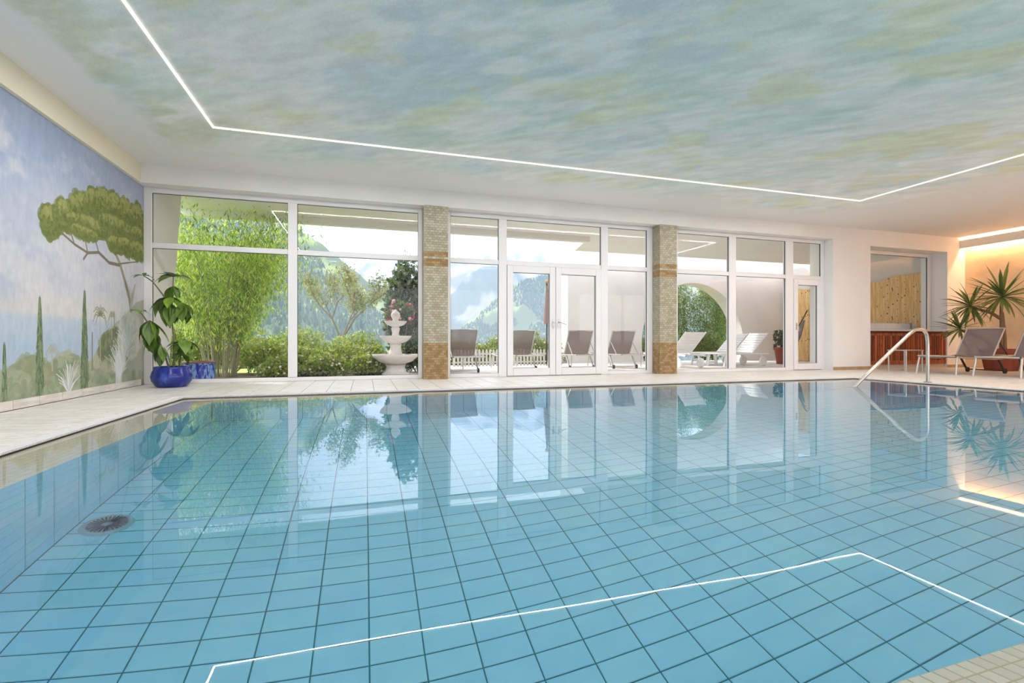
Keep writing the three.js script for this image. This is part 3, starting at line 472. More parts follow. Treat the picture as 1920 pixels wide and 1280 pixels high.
// ---------------------------------------------------------------- terrace outside: floor, roof, walls
{
  const g = structure('ground', 'terrace paving, lawn and garden bed');
  part(g, 'terrace_paving', box(-3.4, 15, -0.25, -0.03, -9.95, -8.7), std({ map: mottled([222, 217, 210], 0.08, 121, 1.2, 8), roughness: 0.8 }));
  part(g, 'terrace_paving', box(0.6, 15, -0.25, -0.03, -14.7, -9.95), g.children[0].material); part(g, 'rear_bounce_paving', box(-12, 24, -0.3, -0.05, ZN + 0.3, 16), g.children[0].material);  // the rear slab is added, unseen, to bounce daylight up to the hall ceiling
  part(g, 'garden_bed', box(-9, 0.6, -0.3, -0.06, -12.2, -9.95), std({ map: mottled([112, 98, 74], 0.25, 123, 0.6, 12), roughness: 1 }));
  const lawn = new THREE.PlaneGeometry(60, 34, 30, 18); lawn.rotateX(-Math.PI / 2); const p = lawn.attributes.position;
  for (let i = 0; i < p.count; i++) { const z = p.getZ(i) - 28, x = p.getX(i) + 2; p.setXYZ(i, x, -0.1 - Math.max(0, -z - 15) * 0.35, z); }
  lawn.computeVertexNormals(); part(g, 'lawn', metreUV(lawn), std({ map: mottled([150, 172, 74], 0.16, 125, 1.5, 16), roughness: 1 }));
  const rf = structure('roof', 'terrace roof slab');
  part(rf, 'soffit', box(-3.5, 15, 3.25, 3.55, -10.9, ZF - 0.5), M.soffit); part(rf, 'fascia', box(-3.5, 5.35, 3.12, 3.75, -11.05, -10.9), M.soffit);
  const deep = new THREE.ExtrudeGeometry(new THREE.Shape([V(5.35, 10.9), V(15, 10.9), V(15, 12.7), V(5.75, 12.7)].map((v) => new THREE.Vector2(v.x, v.y))), { depth: 0.5, bevelEnabled: false }); deep.rotateX(-Math.PI / 2); deep.translate(0, 3.25, 0);
  part(rf, 'deep_soffit', metreUV(deep), M.soffit);
  const lw = structure('wall_terrace_left', 'white wing wall with a leaning outer edge');
  const s = new THREE.Shape([[8.7, -0.1], [9.30, -0.1], [9.92, 3.25], [8.7, 3.25]].map((a) => new THREE.Vector2(...a))), e = new THREE.ExtrudeGeometry(s, { depth: 0.3, bevelEnabled: false }); e.rotateY(Math.PI / 2); e.translate(-3.42, 0, 0);
  part(lw, 'plaster', metreUV(e), M.outWall);
  const aw = structure('wall_terrace_arch', 'white garden wall with a round arch');
  const a = new THREE.Shape(); a.moveTo(6.1, -0.1); a.lineTo(8.84, -0.1); a.lineTo(8.84, 0.0); const cx = 10.8, cy = 0.6, r = 2.05, th = Math.asin(0.6 / r);
  for (let k = 0; k <= 48; k++) { const q = Math.PI + th - (k / 48) * (Math.PI + 2 * th); a.lineTo(cx + r * Math.cos(q), cy + r * Math.sin(q)); }
  a.lineTo(cx + r * Math.cos(-th), -0.1); a.lineTo(15, -0.1); a.lineTo(15, 4.7); a.lineTo(6.1, 4.7); a.closePath();
  const ae = new THREE.ExtrudeGeometry(a, { depth: 0.6, bevelEnabled: false }); ae.translate(0, 0, -14.6); part(aw, 'plaster', metreUV(ae), M.outWall);
  const sw = structure('wall_terrace_right'); part(sw, 'plaster', box(14.66, 14.9, -0.1, 3.25, -14, ZF - 0.6), M.outWall);
  const pp = thing('wooden_panelling', 'knotty pine boards with a wavy top on the terrace side wall', 'panelling', [14.62, 0, 0]), R = rng(33);
  for (let z = -13.9, k = 0; z < -9.05; z += 0.142, k++) {
    const h0 = 2.5 + 0.05 * Math.sin(z * 3.1) + 0.03 * Math.sin(z * 7.3), h1 = 2.5 + 0.05 * Math.sin((z + 0.138) * 3.1) + 0.03 * Math.sin((z + 0.138) * 7.3);
    const b = new THREE.ExtrudeGeometry(new THREE.Shape([[-z, -0.02], [-z - 0.138, -0.02], [-z - 0.138, h1], [-z, h0]].map((q) => new THREE.Vector2(...q))), { depth: 0.02 + 0.006 * R(), bevelEnabled: false }); b.rotateY(Math.PI / 2);
    b.translate(-0.02, 0, 0); const m = metreUV(b), uv = m.attributes.uv, off = R(), of2 = R(); for (let i = 0; i < uv.count; i++) uv.setXY(i, uv.getX(i) * 1.1 + off, uv.getY(i) * 1.2 + of2);
    part(pp, 'board', m, M.pine);
  }
}

// ---------------------------------------------------------------- furniture
function recliner(mesh, label, group, pos, turn, angle = 58 * Math.PI / 180, dark = M.darkmetal) {   // foot end at the origin, head towards +x
  const o = thing('sun_lounger', label, 'sun lounger', pos, turn, group), W = 0.66, y = 0.36, L = 1.12, T = 1.93;
  const sagS = (t) => y - 0.035 * Math.sin(t * Math.PI);
  for (const s of [-1, 1]) {
    const z = s * W / 2, rail = [V(0, y, z)]; for (let k = 1; k <= 6; k++) rail.push(V(L * k / 6, sagS(k / 6) - 0.01, z)); rail.push(V(T, y, z));
    part(o, 'side_rail', tube(rail, 0.017, 40, 8), M.alu);
    part(o, 'leg', rod(V(0.05, y, z), V(-0.02, 0.0, z + s * 0.02), 0.018), M.alu);
    part(o, 'rear_leg', rod(V(1.22, y, z * 0.96), V(1.46, 0.05, z * 0.96), 0.02), dark);
    const wg = new THREE.CylinderGeometry(0.05, 0.05, 0.03, 20); wg.rotateX(Math.PI / 2); wg.translate(1.48, 0.05, z * 0.96); part(o, 'wheel', wg, M.rubber);
  }
  part(o, 'foot_bar', rod(V(0, y, -W / 2), V(0, y, W / 2), 0.017), M.alu);
  part(o, 'rear_bar', rod(V(1.46, 0.06, -W / 2 * 0.96), V(1.46, 0.06, W / 2 * 0.96), 0.012), dark); part(o, 'head_bar', rod(V(T, y, -W / 2), V(T, y, W / 2), 0.017), M.alu);
  const sheet = (n, f) => { const g = new THREE.PlaneGeometry(1, 1, n, 6), p = g.attributes.position; for (let i = 0; i < p.count; i++) { const v = f(p.getX(i) + 0.5, p.getY(i) + 0.5); p.setXYZ(i, v.x, v.y, v.z); } g.computeVertexNormals(); return g; };
  part(o, 'seat', sheet(16, (u, v) => V(0.02 + u * (L - 0.02), sagS(u) + 0.012 - 0.02 * Math.sin(v * Math.PI), (v - 0.5) * (W - 0.02))), mesh);
  const c = Math.cos(angle), sn = Math.sin(angle), bl = 0.66;
  part(o, 'backrest', sheet(12, (u, v) => V(L + u * bl * c - 0.03 * Math.sin(v * Math.PI) * -sn, y + 0.01 + u * bl * sn - 0.03 * Math.sin(v * Math.PI) * c, (v - 0.5) * (W - 0.02))), mesh);
  const fr = new THREE.Group(); fr.name = 'back_frame'; o.add(fr);
  for (const s of [-1, 1]) part(fr, 'side_tube', rod(V(L, y, s * (W / 2 - 0.012)), V(L + bl * c, y + bl * sn, s * (W / 2 - 0.012)), 0.014), M.alu);
  part(fr, 'top_tube', tube([V(L + bl * c, y + bl * sn, -W / 2 + 0.012), V(L + bl * c + 0.012, y + bl * sn, 0), V(L + bl * c, y + bl * sn, W / 2 - 0.012)], 0.013, 12, 8), M.alu);
  for (const s of [-1, 1]) part(o, 'back_prop', rod(V(L + bl * c * 0.55, y + bl * sn * 0.55, s * (W / 2 - 0.03)), V(1.6, y, s * (W / 2 - 0.03)), 0.009), dark); part(o, 'prop_bar', rod(V(1.6, y, -W / 2), V(1.6, y, W / 2), 0.01), dark);
  return o;
}
const GI = 'grey loungers beside the pool', GO = 'loungers on the terrace';
recliner(M.mesh, 'grey mesh lounger inside, nearest the slatted wooden cabinet', GI, [10.93, 0, -6.76], 0);
recliner(M.mesh, 'grey mesh lounger inside, cut off by the right edge of the picture', GI, [11.02, 0, -5.84], 0);
[[1.98, 'leftmost taupe lounger on the terrace, seen beside the tiled column', 0.05], [3.52, 'taupe terrace lounger seen through the left door leaf', 0.03], [5.1, 'taupe terrace lounger seen through the right door leaf', -0.02], [6.3, 'rightmost taupe lounger on the terrace, with a small table at its side', -0.03]].forEach(([x, l, t], i) => recliner(M.meshOut, l, GO, [x, -0.03, -12.25 + (i ? 0 : 0.5)], -Math.PI / 2 + t, 62 * Math.PI / 180, M.alu));
{
  const st = thing('side_table', 'small metal side table beside the rightmost terrace lounger', 'table', [7.3, -0.03, -11.2]);
  part(st, 'table_top', box(-0.22, 0.22, 0.38, 0.40, -0.22, 0.22, 0.006), M.alu); for (const a of [-1, 1]) for (const b of [-1, 1]) part(st, 'leg', rod(V(a * 0.2, 0, b * 0.2), V(a * 0.2, 0.38, b * 0.2), 0.012), M.alu);
  const t2 = thing('side_table', 'small metal side table behind the indoor lounger by the cabinet', 'table', [11.25, 0, -7.55]);
  part(t2, 'table_top', box(-0.26, 0.26, 0.45, 0.47, -0.2, 0.2, 0.006), M.alu); for (const a of [-1, 1]) for (const b of [-1, 1]) part(t2, 'leg', rod(V(a * 0.24, 0, b * 0.18), V(a * 0.24, 0.45, b * 0.18), 0.014), M.alu);
}
{ // slatted cabinet in the recess
  const c = thing('slatted_cabinet', 'reddish wooden cabinet with vertical slats under the recessed window', 'cabinet', [12.65, 0, -8.38]), R = rng(51), x0 = -1.295, x1 = 1.295, zf = -0.02, zb = -0.34;
  const wood = (g, m = M.redwood) => { const uv = g.attributes.uv, a = R(), b = R(); for (let i = 0; i < uv.count; i++) uv.setXY(i, uv.getX(i) * 1.5 + a, uv.getY(i) * 0.6 + b); return g; };
  part(c, 'carcass', box(x0 + 0.01, x1 - 0.01, 0.08, 0.86, zb, zf - 0.05), std({ color: rgb(52, 22, 12), roughness: 0.7 }));
  part(c, 'top', wood(box(x0, x1, 0.86, 0.90, zb, zf + 0.05, 0.006)), M.redTop, 'dark red wooden top');
  part(c, 'rail', wood(box(x0, x1, 0.79, 0.86, zf - 0.03, zf, 0.004)), M.redwood); part(c, 'rail', wood(box(x0, x1, 0.10, 0.19, zf - 0.03, zf, 0.004)), M.redwood);
  part(c, 'plinth', box(x0 + 0.02, x1 - 0.02, 0, 0.1, zb, zf - 0.03), std({ color: rgb(190, 176, 158), roughness: 0.7 }));
  const n = 31, p = (x1 - x0) / n, tones = [[255, 255, 255], [205, 190, 180], [235, 215, 200], [180, 160, 150]].map((q) => std({ color: rgb(...q), map: red, roughness: 0.45 })); for (let k = 0; k < n; k++) part(c, 'slat', wood(box(x0 + k * p + 0.009, x0 + (k + 1) * p - 0.009, 0.19, 0.79, zf - 0.028, zf - 0.006, 0.003)), tones[Math.floor(R() * 4)]);
}
{ // hand rail at the pool steps
  const h = thing('pool_handrail', 'bent stainless steel handrail rising from the pool water', 'handrail', [0, 0, 0]);
  part(h, 'tube', tube([V(6.55, -0.40, -5.44), V(7.06, -0.02, -5.44), V(7.5, 0.29, -5.44), V(7.95, 0.60, -5.44), V(8.22, 0.78, -5.44), V(8.40, 0.845, -5.44), V(8.55, 0.80, -5.44), V(8.60, 0.66, -5.44), V(8.605, 0.4, -5.44), V(8.605, 0.0, -5.44)], 0.025, 120, 14), M.steel);
  const fl = lathe([[0.024, 0.012], [0.05, 0.010], [0.055, 0], [0.02, 0]], 24); fl.translate(8.605, 0, -5.44); part(h, 'flange', fl, M.steel);
}
{ // covered whirlpool beyond the recessed window
  const t = thing('covered_whirlpool', 'white covered whirlpool tub behind the recessed window', 'whirlpool', [13.3, -0.03, -10.05]);
  part(t, 'tub', box(-1.0, 1.0, 0, 0.95, -0.7, 0.7, 0.06), std({ map: mottled([214, 206, 196], 0.04, 131, 0.5), roughness: 0.6 })); part(t, 'cover', box(-1.02, 1.02, 0.95, 1.17, -0.72, 0.72, 0.06), std({ map: mottled([228, 230, 230], 0.04, 133, 0.4), roughness: 0.5 }));
  part(t, 'cover_strap', box(0.78, 0.86, 0.94, 1.175, -0.725, 0.725, 0.004), std({ color: rgb(170, 172, 172), roughness: 0.7 }));
}
function plasticLounger(label, pos, turn) { // white slatted plastic lounger with wheels, head towards +x
  const o = thing('plastic_lounger', label, 'sun lounger', pos, turn, 'white plastic loungers under the terrace roof'), W = 0.62, y = 0.34;
  for (const s of [-1, 1]) {
    part(o, 'side_rail', tube([V(-0.05, y - 0.06, s * W / 2), V(0.1, y, s * W / 2), V(1.3, y, s * W / 2), V(1.75, y - 0.02, s * W / 2)], 0.028, 24, 8), M.plastic);
    part(o, 'leg', merge([rod(V(0.25, y, s * W / 2), V(0.18, 0, s * W / 2), 0.028), rod(V(0.45, y, s * W / 2), V(0.52, 0.0, s * W / 2), 0.028), rod(V(0.2, 0.1, s * W / 2), V(0.5, 0.1, s * W / 2), 0.016)]), M.plastic);
    const wg = new THREE.TorusGeometry(0.10, 0.03, 10, 28); wg.translate(1.5, 0.13, s * (W / 2 + 0.04)); const hub = new THREE.CylinderGeometry(0.075, 0.075, 0.03, 20); hub.rotateX(Math.PI / 2); hub.translate(1.5, 0.13, s * (W / 2 + 0.04)); part(o, 'wheel', merge([wg, hub]), M.plastic);
    part(o, 'axle_arm', rod(V(1.45, y, s * W / 2), V(1.5, 0.13, s * (W / 2 + 0.03)), 0.025), M.plastic);
  }
  for (let k = 0; k < 11; k++) part(o, 'slat', box(0.02 + k * 0.1, 0.10 + k * 0.1, y, y + 0.02, -W / 2, W / 2, 0.006), M.plastic);
  const a = 0.75, c = Math.cos(a), s = Math.sin(a); for (let k = 0; k < 8; k++) { const g = metreUV(new RoundedBoxGeometry(0.085, 0.02, W, 2, 0.006)); g.rotateZ(a); g.translate(1.14 + c * (0.05 + k * 0.1), y + 0.03 + s * (0.05 + k * 0.1), 0); part(o, 'back_slat', g, M.plastic); }
  for (const q of [-1, 1]) part(o, 'back_rail', rod(V(1.12, y, q * W / 2), V(1.12 + c * 0.84, y + s * 0.84, q * W / 2), 0.022), M.plastic);
  return o;
}
plasticLounger('white plastic lounger in front of the arch, nearer the glass', [9.05, -0.03, -11.05], 0.05);
plasticLounger('white plastic lounger in front of the arch, the one farther back', [9.2, -0.03, -11.95], 0.05);
plasticLounger('white plastic lounger half hidden behind the right tiled column', [7.88, -0.03, -12.0], -Math.PI / 2 + 0.05);
{
  const p = thing('potted_shrub', 'dark leaved plant in a terracotta pot behind the white plastic loungers', 'potted plant', [12.15, -0.03, -11.6]);
  part(p, 'pot', lathe([[0, 0], [0.19, 0], [0.25, 0.42], [0.28, 0.42], [0.28, 0.5], [0.24, 0.5], [0.22, 0.44], [0, 0.44]]), M.terracotta);
  const R3 = rng(551), sp = []; for (let k = 0; k < 5; k++) sp.push(rod(V(0, 0.43, 0), V((R3() - 0.5) * 0.3, 0.93, (R3() - 0.5) * 0.3), 0.008, 5)); part(p, 'stems', merge(sp), M.twig);
  const bl = new THREE.InstancedMesh(new THREE.ConeGeometry(0.045, 0.14, 4, 1), std({ color: rgb(64, 80, 62), roughness: 0.7 }), 170); bl.name = 'foliage'; bl.userData.kind = 'stuff'; for (let k = 0; k < 170; k++) bl.setMatrixAt(k, new THREE.Matrix4().compose(V((R3() - 0.5) * 0.42, 0.55 + 0.45 * R3(), (R3() - 0.5) * 0.42), new THREE.Quaternion().setFromEuler(new THREE.Euler(R3() * 6, R3() * 6, R3() * 6)), V(1, 1, 0.25))); p.add(bl);
  const um = thing('folded_parasol', 'grey folded parasol leaning on the pine boards', 'parasol', [14.1, -0.03, -12.9]);
  part(um, 'cloth', taper([V(-0.55, 0.1, 0), V(-0.3, 0.45, 0), V(0.0, 0.85, 0), V(0.3, 1.4, 0)], [0.13, 0.14, 0.1, 0.03], 12), std({ color: rgb(150, 144, 142), roughness: 0.9 })); part(um, 'pole', rod(V(-0.75, 0, 0), V(0.44, 1.75, 0), 0.02), M.darkmetal);
  const cp = thing('closed_parasol', 'closed brown parasol standing on the lawn beyond the double door', 'parasol', [4.86, -0.1, -12.6]);
  part(cp, 'pole', rod(V(0, 0, 0), V(0, 2.42, 0), 0.02), M.darkmetal); part(cp, 'cloth', taper([V(0, 1.25, 0), V(0, 1.5, 0), V(0.01, 1.9, 0), V(0, 2.3, 0)], [0.1, 0.085, 0.06, 0.025], 14), std({ color: rgb(150, 122, 112), roughness: 0.9 })); const ft = lathe([[0, 0], [0.25, 0], [0.25, 0.05], [0.05, 0.08], [0, 0.08]], 28); part(cp, 'foot', ft, M.stone);
  const fin = new THREE.SphereGeometry(0.05, 14, 10); fin.translate(0, 2.42, 0); part(cp, 'finial', fin, std({ color: rgb(206, 150, 104), roughness: 0.7 }));
  // fountain
  const f = thing('fountain', 'three tiered white stone fountain in the garden bed', 'fountain', [0.62, -0.08, -10.45]);
  const bowl = (r, y, h) => lathe([[0, y], [r * 0.3, y], [r * 0.7, y + h * 0.3], [r * 0.95, y + h * 0.75], [r, y + h], [r * 0.93, y + h], [r * 0.85, y + h * 0.7], [r * 0.5, y + h * 0.45], [0, y + h * 0.4]], 40);
  part(f, 'base', lathe([[0, 0], [0.28, 0], [0.28, 0.06], [0.22, 0.1], [0.19, 0.2], [0.22, 0.26], [0, 0.26]], 32), M.stone); part(f, 'bowl', bowl(0.48, 0.24, 0.22), M.stone);
  part(f, 'column', lathe([[0, 0.42], [0.16, 0.42], [0.13, 0.5], [0.11, 0.62], [0.13, 0.66], [0.1, 0.70], [0, 0.7]], 28), M.stone); part(f, 'bowl', bowl(0.33, 0.68, 0.17), M.stone);
  part(f, 'column', lathe([[0, 0.83], [0.09, 0.83], [0.065, 0.9], [0.09, 1.0], [0.06, 1.06], [0, 1.06]], 28), M.stone); part(f, 'bowl', bowl(0.235, 1.04, 0.12), M.stone);
  part(f, 'finial', lathe([[0, 1.12], [0.07, 1.12], [0.06, 1.2], [0.1, 1.27], [0.08, 1.34], [0.03, 1.38], [0.0, 1.42]], 24), M.stone);
  // picket fence
  const pf = thing('picket_fence', 'low white picket fence in front of the hedge', 'fence', [2.3, -0.1, -13.0]);
  for (let k = 0; k < 32; k++) part(pf, 'picket', metreUV(new THREE.ExtrudeGeometry(new THREE.Shape([[0, 0], [0.05, 0], [0.05, 0.46], [0.025, 0.5], [0, 0.46]].map((q) => new THREE.Vector2(...q))), { depth: 0.02, bevelEnabled: false }).translate(k * 0.1, 0.04, 0)), M.paintedWood);
  for (const y of [0.15, 0.38]) part(pf, 'rail', box(-0.02, 3.2, y, y + 0.05, -0.03, 0), M.paintedWood); for (const x of [0, 1.58, 3.14]) part(pf, 'post', box(x, x + 0.06, 0, 0.45, -0.08, -0.03), M.paintedWood);
}

// ---------------------------------------------------------------- plants
const leafTiny = (() => { const g = new THREE.BufferGeometry(); g.setAttribute('position', new THREE.Float32BufferAttribute([0, 0, 0, -0.26, 0.5, 0.07, 0, 1, 0, 0, 0, 0, 0, 1, 0, 0.26, 0.5, 0.07], 3)); g.setAttribute('uv', new THREE.Float32BufferAttribute([0.5, 0, 0, 0.5, 0.5, 1, 0.5, 0, 0.5, 1, 1, 0.5], 2)); g.computeVertexNormals(); return g; })();
const leafThin = leafTiny.clone().scale(0.42, 1, 0.6), leafWide = leafTiny.clone().scale(1.35, 1, 1.2);
const petal = (() => { const g = new THREE.IcosahedronGeometry(0.5, 0); return g; })();
function scatter(parent, name, geo, mat, n, place, cols, R) {  // place(i) gives a position, a length and, if wanted, a direction
  const im = new THREE.InstancedMesh(geo, mat, n); im.name = name; im.userData.kind = 'stuff';
  const m = new THREE.Matrix4(), q = new THREE.Quaternion(), e = new THREE.Euler(), up = V(0, 1, 0), c = new THREE.Color();
  for (let i = 0; i < n; i++) {
    const { p, s, d } = place(i);
    if (d) { q.setFromUnitVectors(up, d.clone().normalize()); q.multiply(new THREE.Quaternion().setFromAxisAngle(up, R() * 6.283)); } else { e.set(R() * 6.283, R() * 6.283, R() * 6.283); q.setFromEuler(e); }
    m.compose(p, q, V(s, s, s)); im.setMatrixAt(i, m);
    const k = cols[Math.floor(R() * cols.length)], f = 0.85 + 0.3 * R(); im.setColorAt(i, c.copy(k).multiplyScalar(f));
  }
  parent.add(im); return im;
}
const C = (...l) => l.map((a) => rgb(...a).multiplyScalar(0.66));
const YG = C([176, 196, 74], [150, 178, 62], [196, 206, 96], [128, 158, 56], [206, 204, 110]), MG = C([120, 150, 60], [96, 128, 52], [142, 166, 74], [84, 112, 48], [160, 176, 90]), DG = C([96, 122, 76], [118, 142, 84], [80, 106, 66], [146, 162, 108], [170, 176, 138]), BG = C([150, 172, 66], [122, 150, 60], [176, 188, 88], [104, 132, 62], [132, 156, 92], [190, 196, 110]);
const ORD = ['first', 'second', 'third', 'fourth', 'fifth', 'sixth', 'seventh', 'eighth', 'ninth'];
function shrub(name, label, group, pos, r, n, size, cols, seed, geo = leafTiny, flowers, lift = 0) {
  const o = thing(name, label, 'shrub', pos, 0, group), R = rng(seed), lumps = Array.from({ length: 12 }, () => { const a = R() * 6.283, b = Math.acos(1 - 1.6 * R()); return V(Math.sin(b) * Math.cos(a), Math.cos(b), Math.sin(b) * Math.sin(a)); });
  const lump = (d) => { let k = 0; for (const l of lumps) k = Math.max(k, d.dot(l)); return 0.72 + 0.32 * Math.pow(Math.max(0, k), 6); };
  const spot = (lo) => { const a = R() * 6.283, y = -0.75 + 1.75 * R(), h = Math.sqrt(Math.max(0, 1 - y * y)), d = V(h * Math.cos(a), y, h * Math.sin(a)), q = lump(d) * Math.pow(lo + (1 - lo) * R(), 0.5); return V(d.x * r[0] * q, lift + r[1] * 0.85 + d.y * r[1] * q, d.z * r[2] * q); };
  const stems = []; for (let k = 0; k < 7; k++) { const t = spot(0.3); stems.push(rod(V(t.x * 0.1, 0, t.z * 0.1), t, 0.018, 5, 0.006)); } part(o, 'stems', merge(stems), M.twig);
  scatter(o, 'foliage', geo, M.leaf, n, () => { const p = spot(0.15); return { p, s: size * (0.7 + 0.6 * R()) }; }, cols, R);
  if (flowers) scatter(o, 'flowers', petal, std({ color: 0xffffff, roughness: 0.9 }), flowers.n, () => { const p = spot(0.9); return { p, s: flowers.s * (0.6 + 0.8 * R()) }; }, flowers.cols, R);
  return o;
}
const WHITE = [rgb(225, 222, 205), rgb(206, 206, 180)];
{
  const H = 'shrubs of the hedge beyond the lawn';
  let s = 300; for (let k = 0; k < 7; k++) shrub('hedge_shrub', `${ORD[k]} yellow green hedge shrub from the left, beyond the picket fence`, H, [1.2 + k * 0.72, -0.25, -14.3 - 0.3 * Math.sin(k * 2.1)], [0.62, 0.62 + 0.1 * Math.sin(k * 1.7), 0.55], 3000, 0.085, YG, s++, leafTiny, { n: 40, s: 0.05, cols: WHITE });
  const G = 'shrubs of the garden bed left of the fountain', GL = 'bright green shrub with pale blossoms filling the bed by the bamboo';
  for (const [x, z, a, b] of [[-2.0, -11.6, 0.7, 0.48], [-1.2, -11.1, 0.6, 0.38], [-0.5, -11.8, 0.7, 0.42], [0.15, -11.4, 0.5, 0.36], [-1.5, -12.6, 0.8, 0.62], [-0.2, -13.0, 0.8, 0.6], [-2.9, -12.3, 0.8, 0.75], [-3.7, -11.8, 0.7, 0.7], [-0.75, -10.6, 0.5, 0.26], [-1.6, -10.5, 0.45, 0.24], [0.05, -10.7, 0.4, 0.26]]) shrub('garden_shrub', GL, G, [x, -0.1, z], [a, b, a * 0.85], 3400, 0.075, YG.map((c) => c.clone().multiplyScalar(1.25)), s++, leafTiny, { n: 50, s: 0.045, cols: WHITE });
  shrub('evergreen_shrub', 'tall dark evergreen shrub behind the stone fountain', undefined, [0.93, -0.1, -12.3], [0.62, 1.6, 0.6], 4200, 0.13, DG, s++, leafWide);
  shrub('evergreen_shrub', 'low dark evergreen shrub at the right of the fountain foot', undefined, [1.15, -0.1, -11.0], [0.4, 0.55, 0.4], 2400, 0.09, DG, s++, leafWide);
  shrub('flowering_shrub', 'rounded green shrub with pink blossoms above the fountain top', undefined, [0.78, -0.1, -11.3], [0.34, 0.36, 0.3], 1800, 0.07, MG, s++, leafTiny, { n: 60, s: 0.075, cols: [rgb(206, 60, 110), rgb(226, 110, 150), rgb(190, 40, 96), rgb(232, 170, 190)] }, 1.05);
  const A = 'bushes seen through the round arch';
  let ak = 0; for (const [x, z, a, b] of [[8.5, -16.2, 0.8, 2.2], [9.75, -16.9, 0.8, 2.3], [11.0, -16.4, 0.8, 2.2], [12.25, -17.0, 0.8, 2.1], [13.4, -16.3, 0.8, 2.2], [14.7, -16.8, 0.9, 2.2], [9.6, -15.4, 0.6, 0.5], [12.4, -15.5, 0.6, 0.6]]) shrub('arch_bush', ak < 6 ? `${ORD[ak++]} tall green bush from the left behind the round arch` : ['', '', '', '', '', '', 'low green bush at the left foot of the arch', 'low green bush at the right foot of the arch'][ak++], A, [x, -0.15, z], [a, b, 0.8], 7000, 0.12, (x > 11 ? MG : MG.concat(DG)).map((c) => c.clone().multiplyScalar(1.3)), s++, leafThin);
  // far hedge so that the slope below the garden is not bare
  const F = 'trees below the garden', FL = 'pale green tree crown on the slope below the garden';
  for (const [x, z, a, b, y] of [[-6, -24, 2.4, 2.4, -3.6], [-2.6, -26, 2.2, 2.2, -3.8], [0.6, -27, 2.4, 2.0, -3.8], [4, -28, 2.4, 2.0, -3.9], [7.5, -27, 2.4, 2.1, -3.8], [-10, -26, 3, 3, -3.8]]) shrub('slope_tree', FL, F, [x, y, z], [a, b, a], 5200, 0.2, BG, s++);
}
{ // bamboo
  const o = thing('bamboo', 'tall leafy bamboo clump outside the left window', 'bamboo', [-2.76, -0.08, -11.0]), R = rng(401), canes = [], tips = [];
  for (let k = 0; k < 70; k++) {
    const a = R() * 6.283, q = Math.sqrt(R()), b = V(Math.cos(a) * q * 0.26, 0, Math.sin(a) * q * 0.22), lean = V(Math.cos(a + 0.4 * (R() - 0.5)) * (0.25 + 0.75 * q), 0, Math.sin(a) * 0.5 * q + 0.05), h = 2.1 + 1.0 * R();
    const pts = [b, b.clone().addScaledVector(lean, 0.2).setY(h * 0.4), b.clone().addScaledVector(lean, 0.55).setY(h * 0.75), b.clone().addScaledVector(lean, 1.05).setY(h)];
    canes.push(taper(pts, [0.0075, 0.007, 0.005, 0.002], 5)); tips.push(pts);
  }
  o.scale.setScalar(1.08); part(o, 'canes', merge(canes), M.cane).userData.kind = 'stuff';
  scatter(o, 'foliage', leafThin, M.leaf, 24000, (i) => {
    const pts = tips[i % tips.length], t = Math.pow(R(), 0.8), k = 0.75 + t * 2.25, a = Math.min(2, Math.floor(k)), p = pts[a].clone().lerp(pts[a + 1], k - a), w = 0.16 + 0.3 * t;
    p.x += (R() + R() - 1) * w * 1.7; p.y += (R() + R() - 1) * w * 1.3; p.z += (R() + R() - 1) * w * 1.2; if (p.y > 3.12) p.y = 3.12 - 0.3 * R(); 
    return { p, s: 0.06 + 0.06 * R(), d: V(R() - 0.5, -0.25 - 0.6 * R(), R() - 0.5) };
  }, BG.concat(YG).map((c) => { c = c.clone().multiplyScalar(2.2); c.g = Math.min(c.g, 0.92); c.r = Math.min(c.r, 0.84); return c; }), R);
  const pot = thing('glazed_pot', 'mottled blue glazed pot standing outside the window by the bamboo', 'pot', [-2.72, -0.08, -9.5]);
  part(pot, 'pot', lathe([[0, 0], [0.19, 0], [0.23, 0.06], [0.24, 0.2], [0.22, 0.33], [0.25, 0.35], [0.25, 0.38], [0.21, 0.38], [0.2, 0.32], [0, 0.32]], 36), M.blueGlaze2); part(pot, 'rim', new THREE.TorusGeometry(0.235, 0.02, 10, 36).rotateX(Math.PI / 2).translate(0, 0.375, 0), std({ color: rgb(120, 76, 60), roughness: 0.4 }));
}
{ // sparse young tree between bamboo and fountain
  const o = thing('young_tree', 'airy young tree with bare branches beyond the garden bed', 'tree', [-0.75, -0.3, -16]), R = rng(431), wood = [], ends = [];
  const grow = (p, d, L, r, n) => { const q = p.clone().addScaledVector(d, L); wood.push(rod(p, q, r, 5, r * 0.7)); if (n < 3) ends.push([p, q]); if (n) for (let k = 0; k < (n > 3 ? 3 : 2); k++) grow(q, d.clone().add(V((R() - 0.5) * 1.5, (R() - 0.3) * 0.5, (R() - 0.5) * 1.5)).normalize(), L * (0.68 + 0.15 * R()), r * 0.68, n - 1); };
  grow(V(0, 0, 0), V(0.05, 1, 0), 1.0, 0.05, 5); part(o, 'trunk', merge(wood), M.twig);
  scatter(o, 'foliage', leafTiny, M.leaf, 5200, (i) => { const [a, b] = ends[i % ends.length], p = a.clone().lerp(b, R()); p.add(V(R() - 0.5, R() - 0.5, R() - 0.5).multiplyScalar(0.34)); return { p, s: 0.06 + 0.05 * R() }; }, C([190, 190, 110], [160, 170, 100], [206, 190, 120], [140, 156, 96]), R);
}
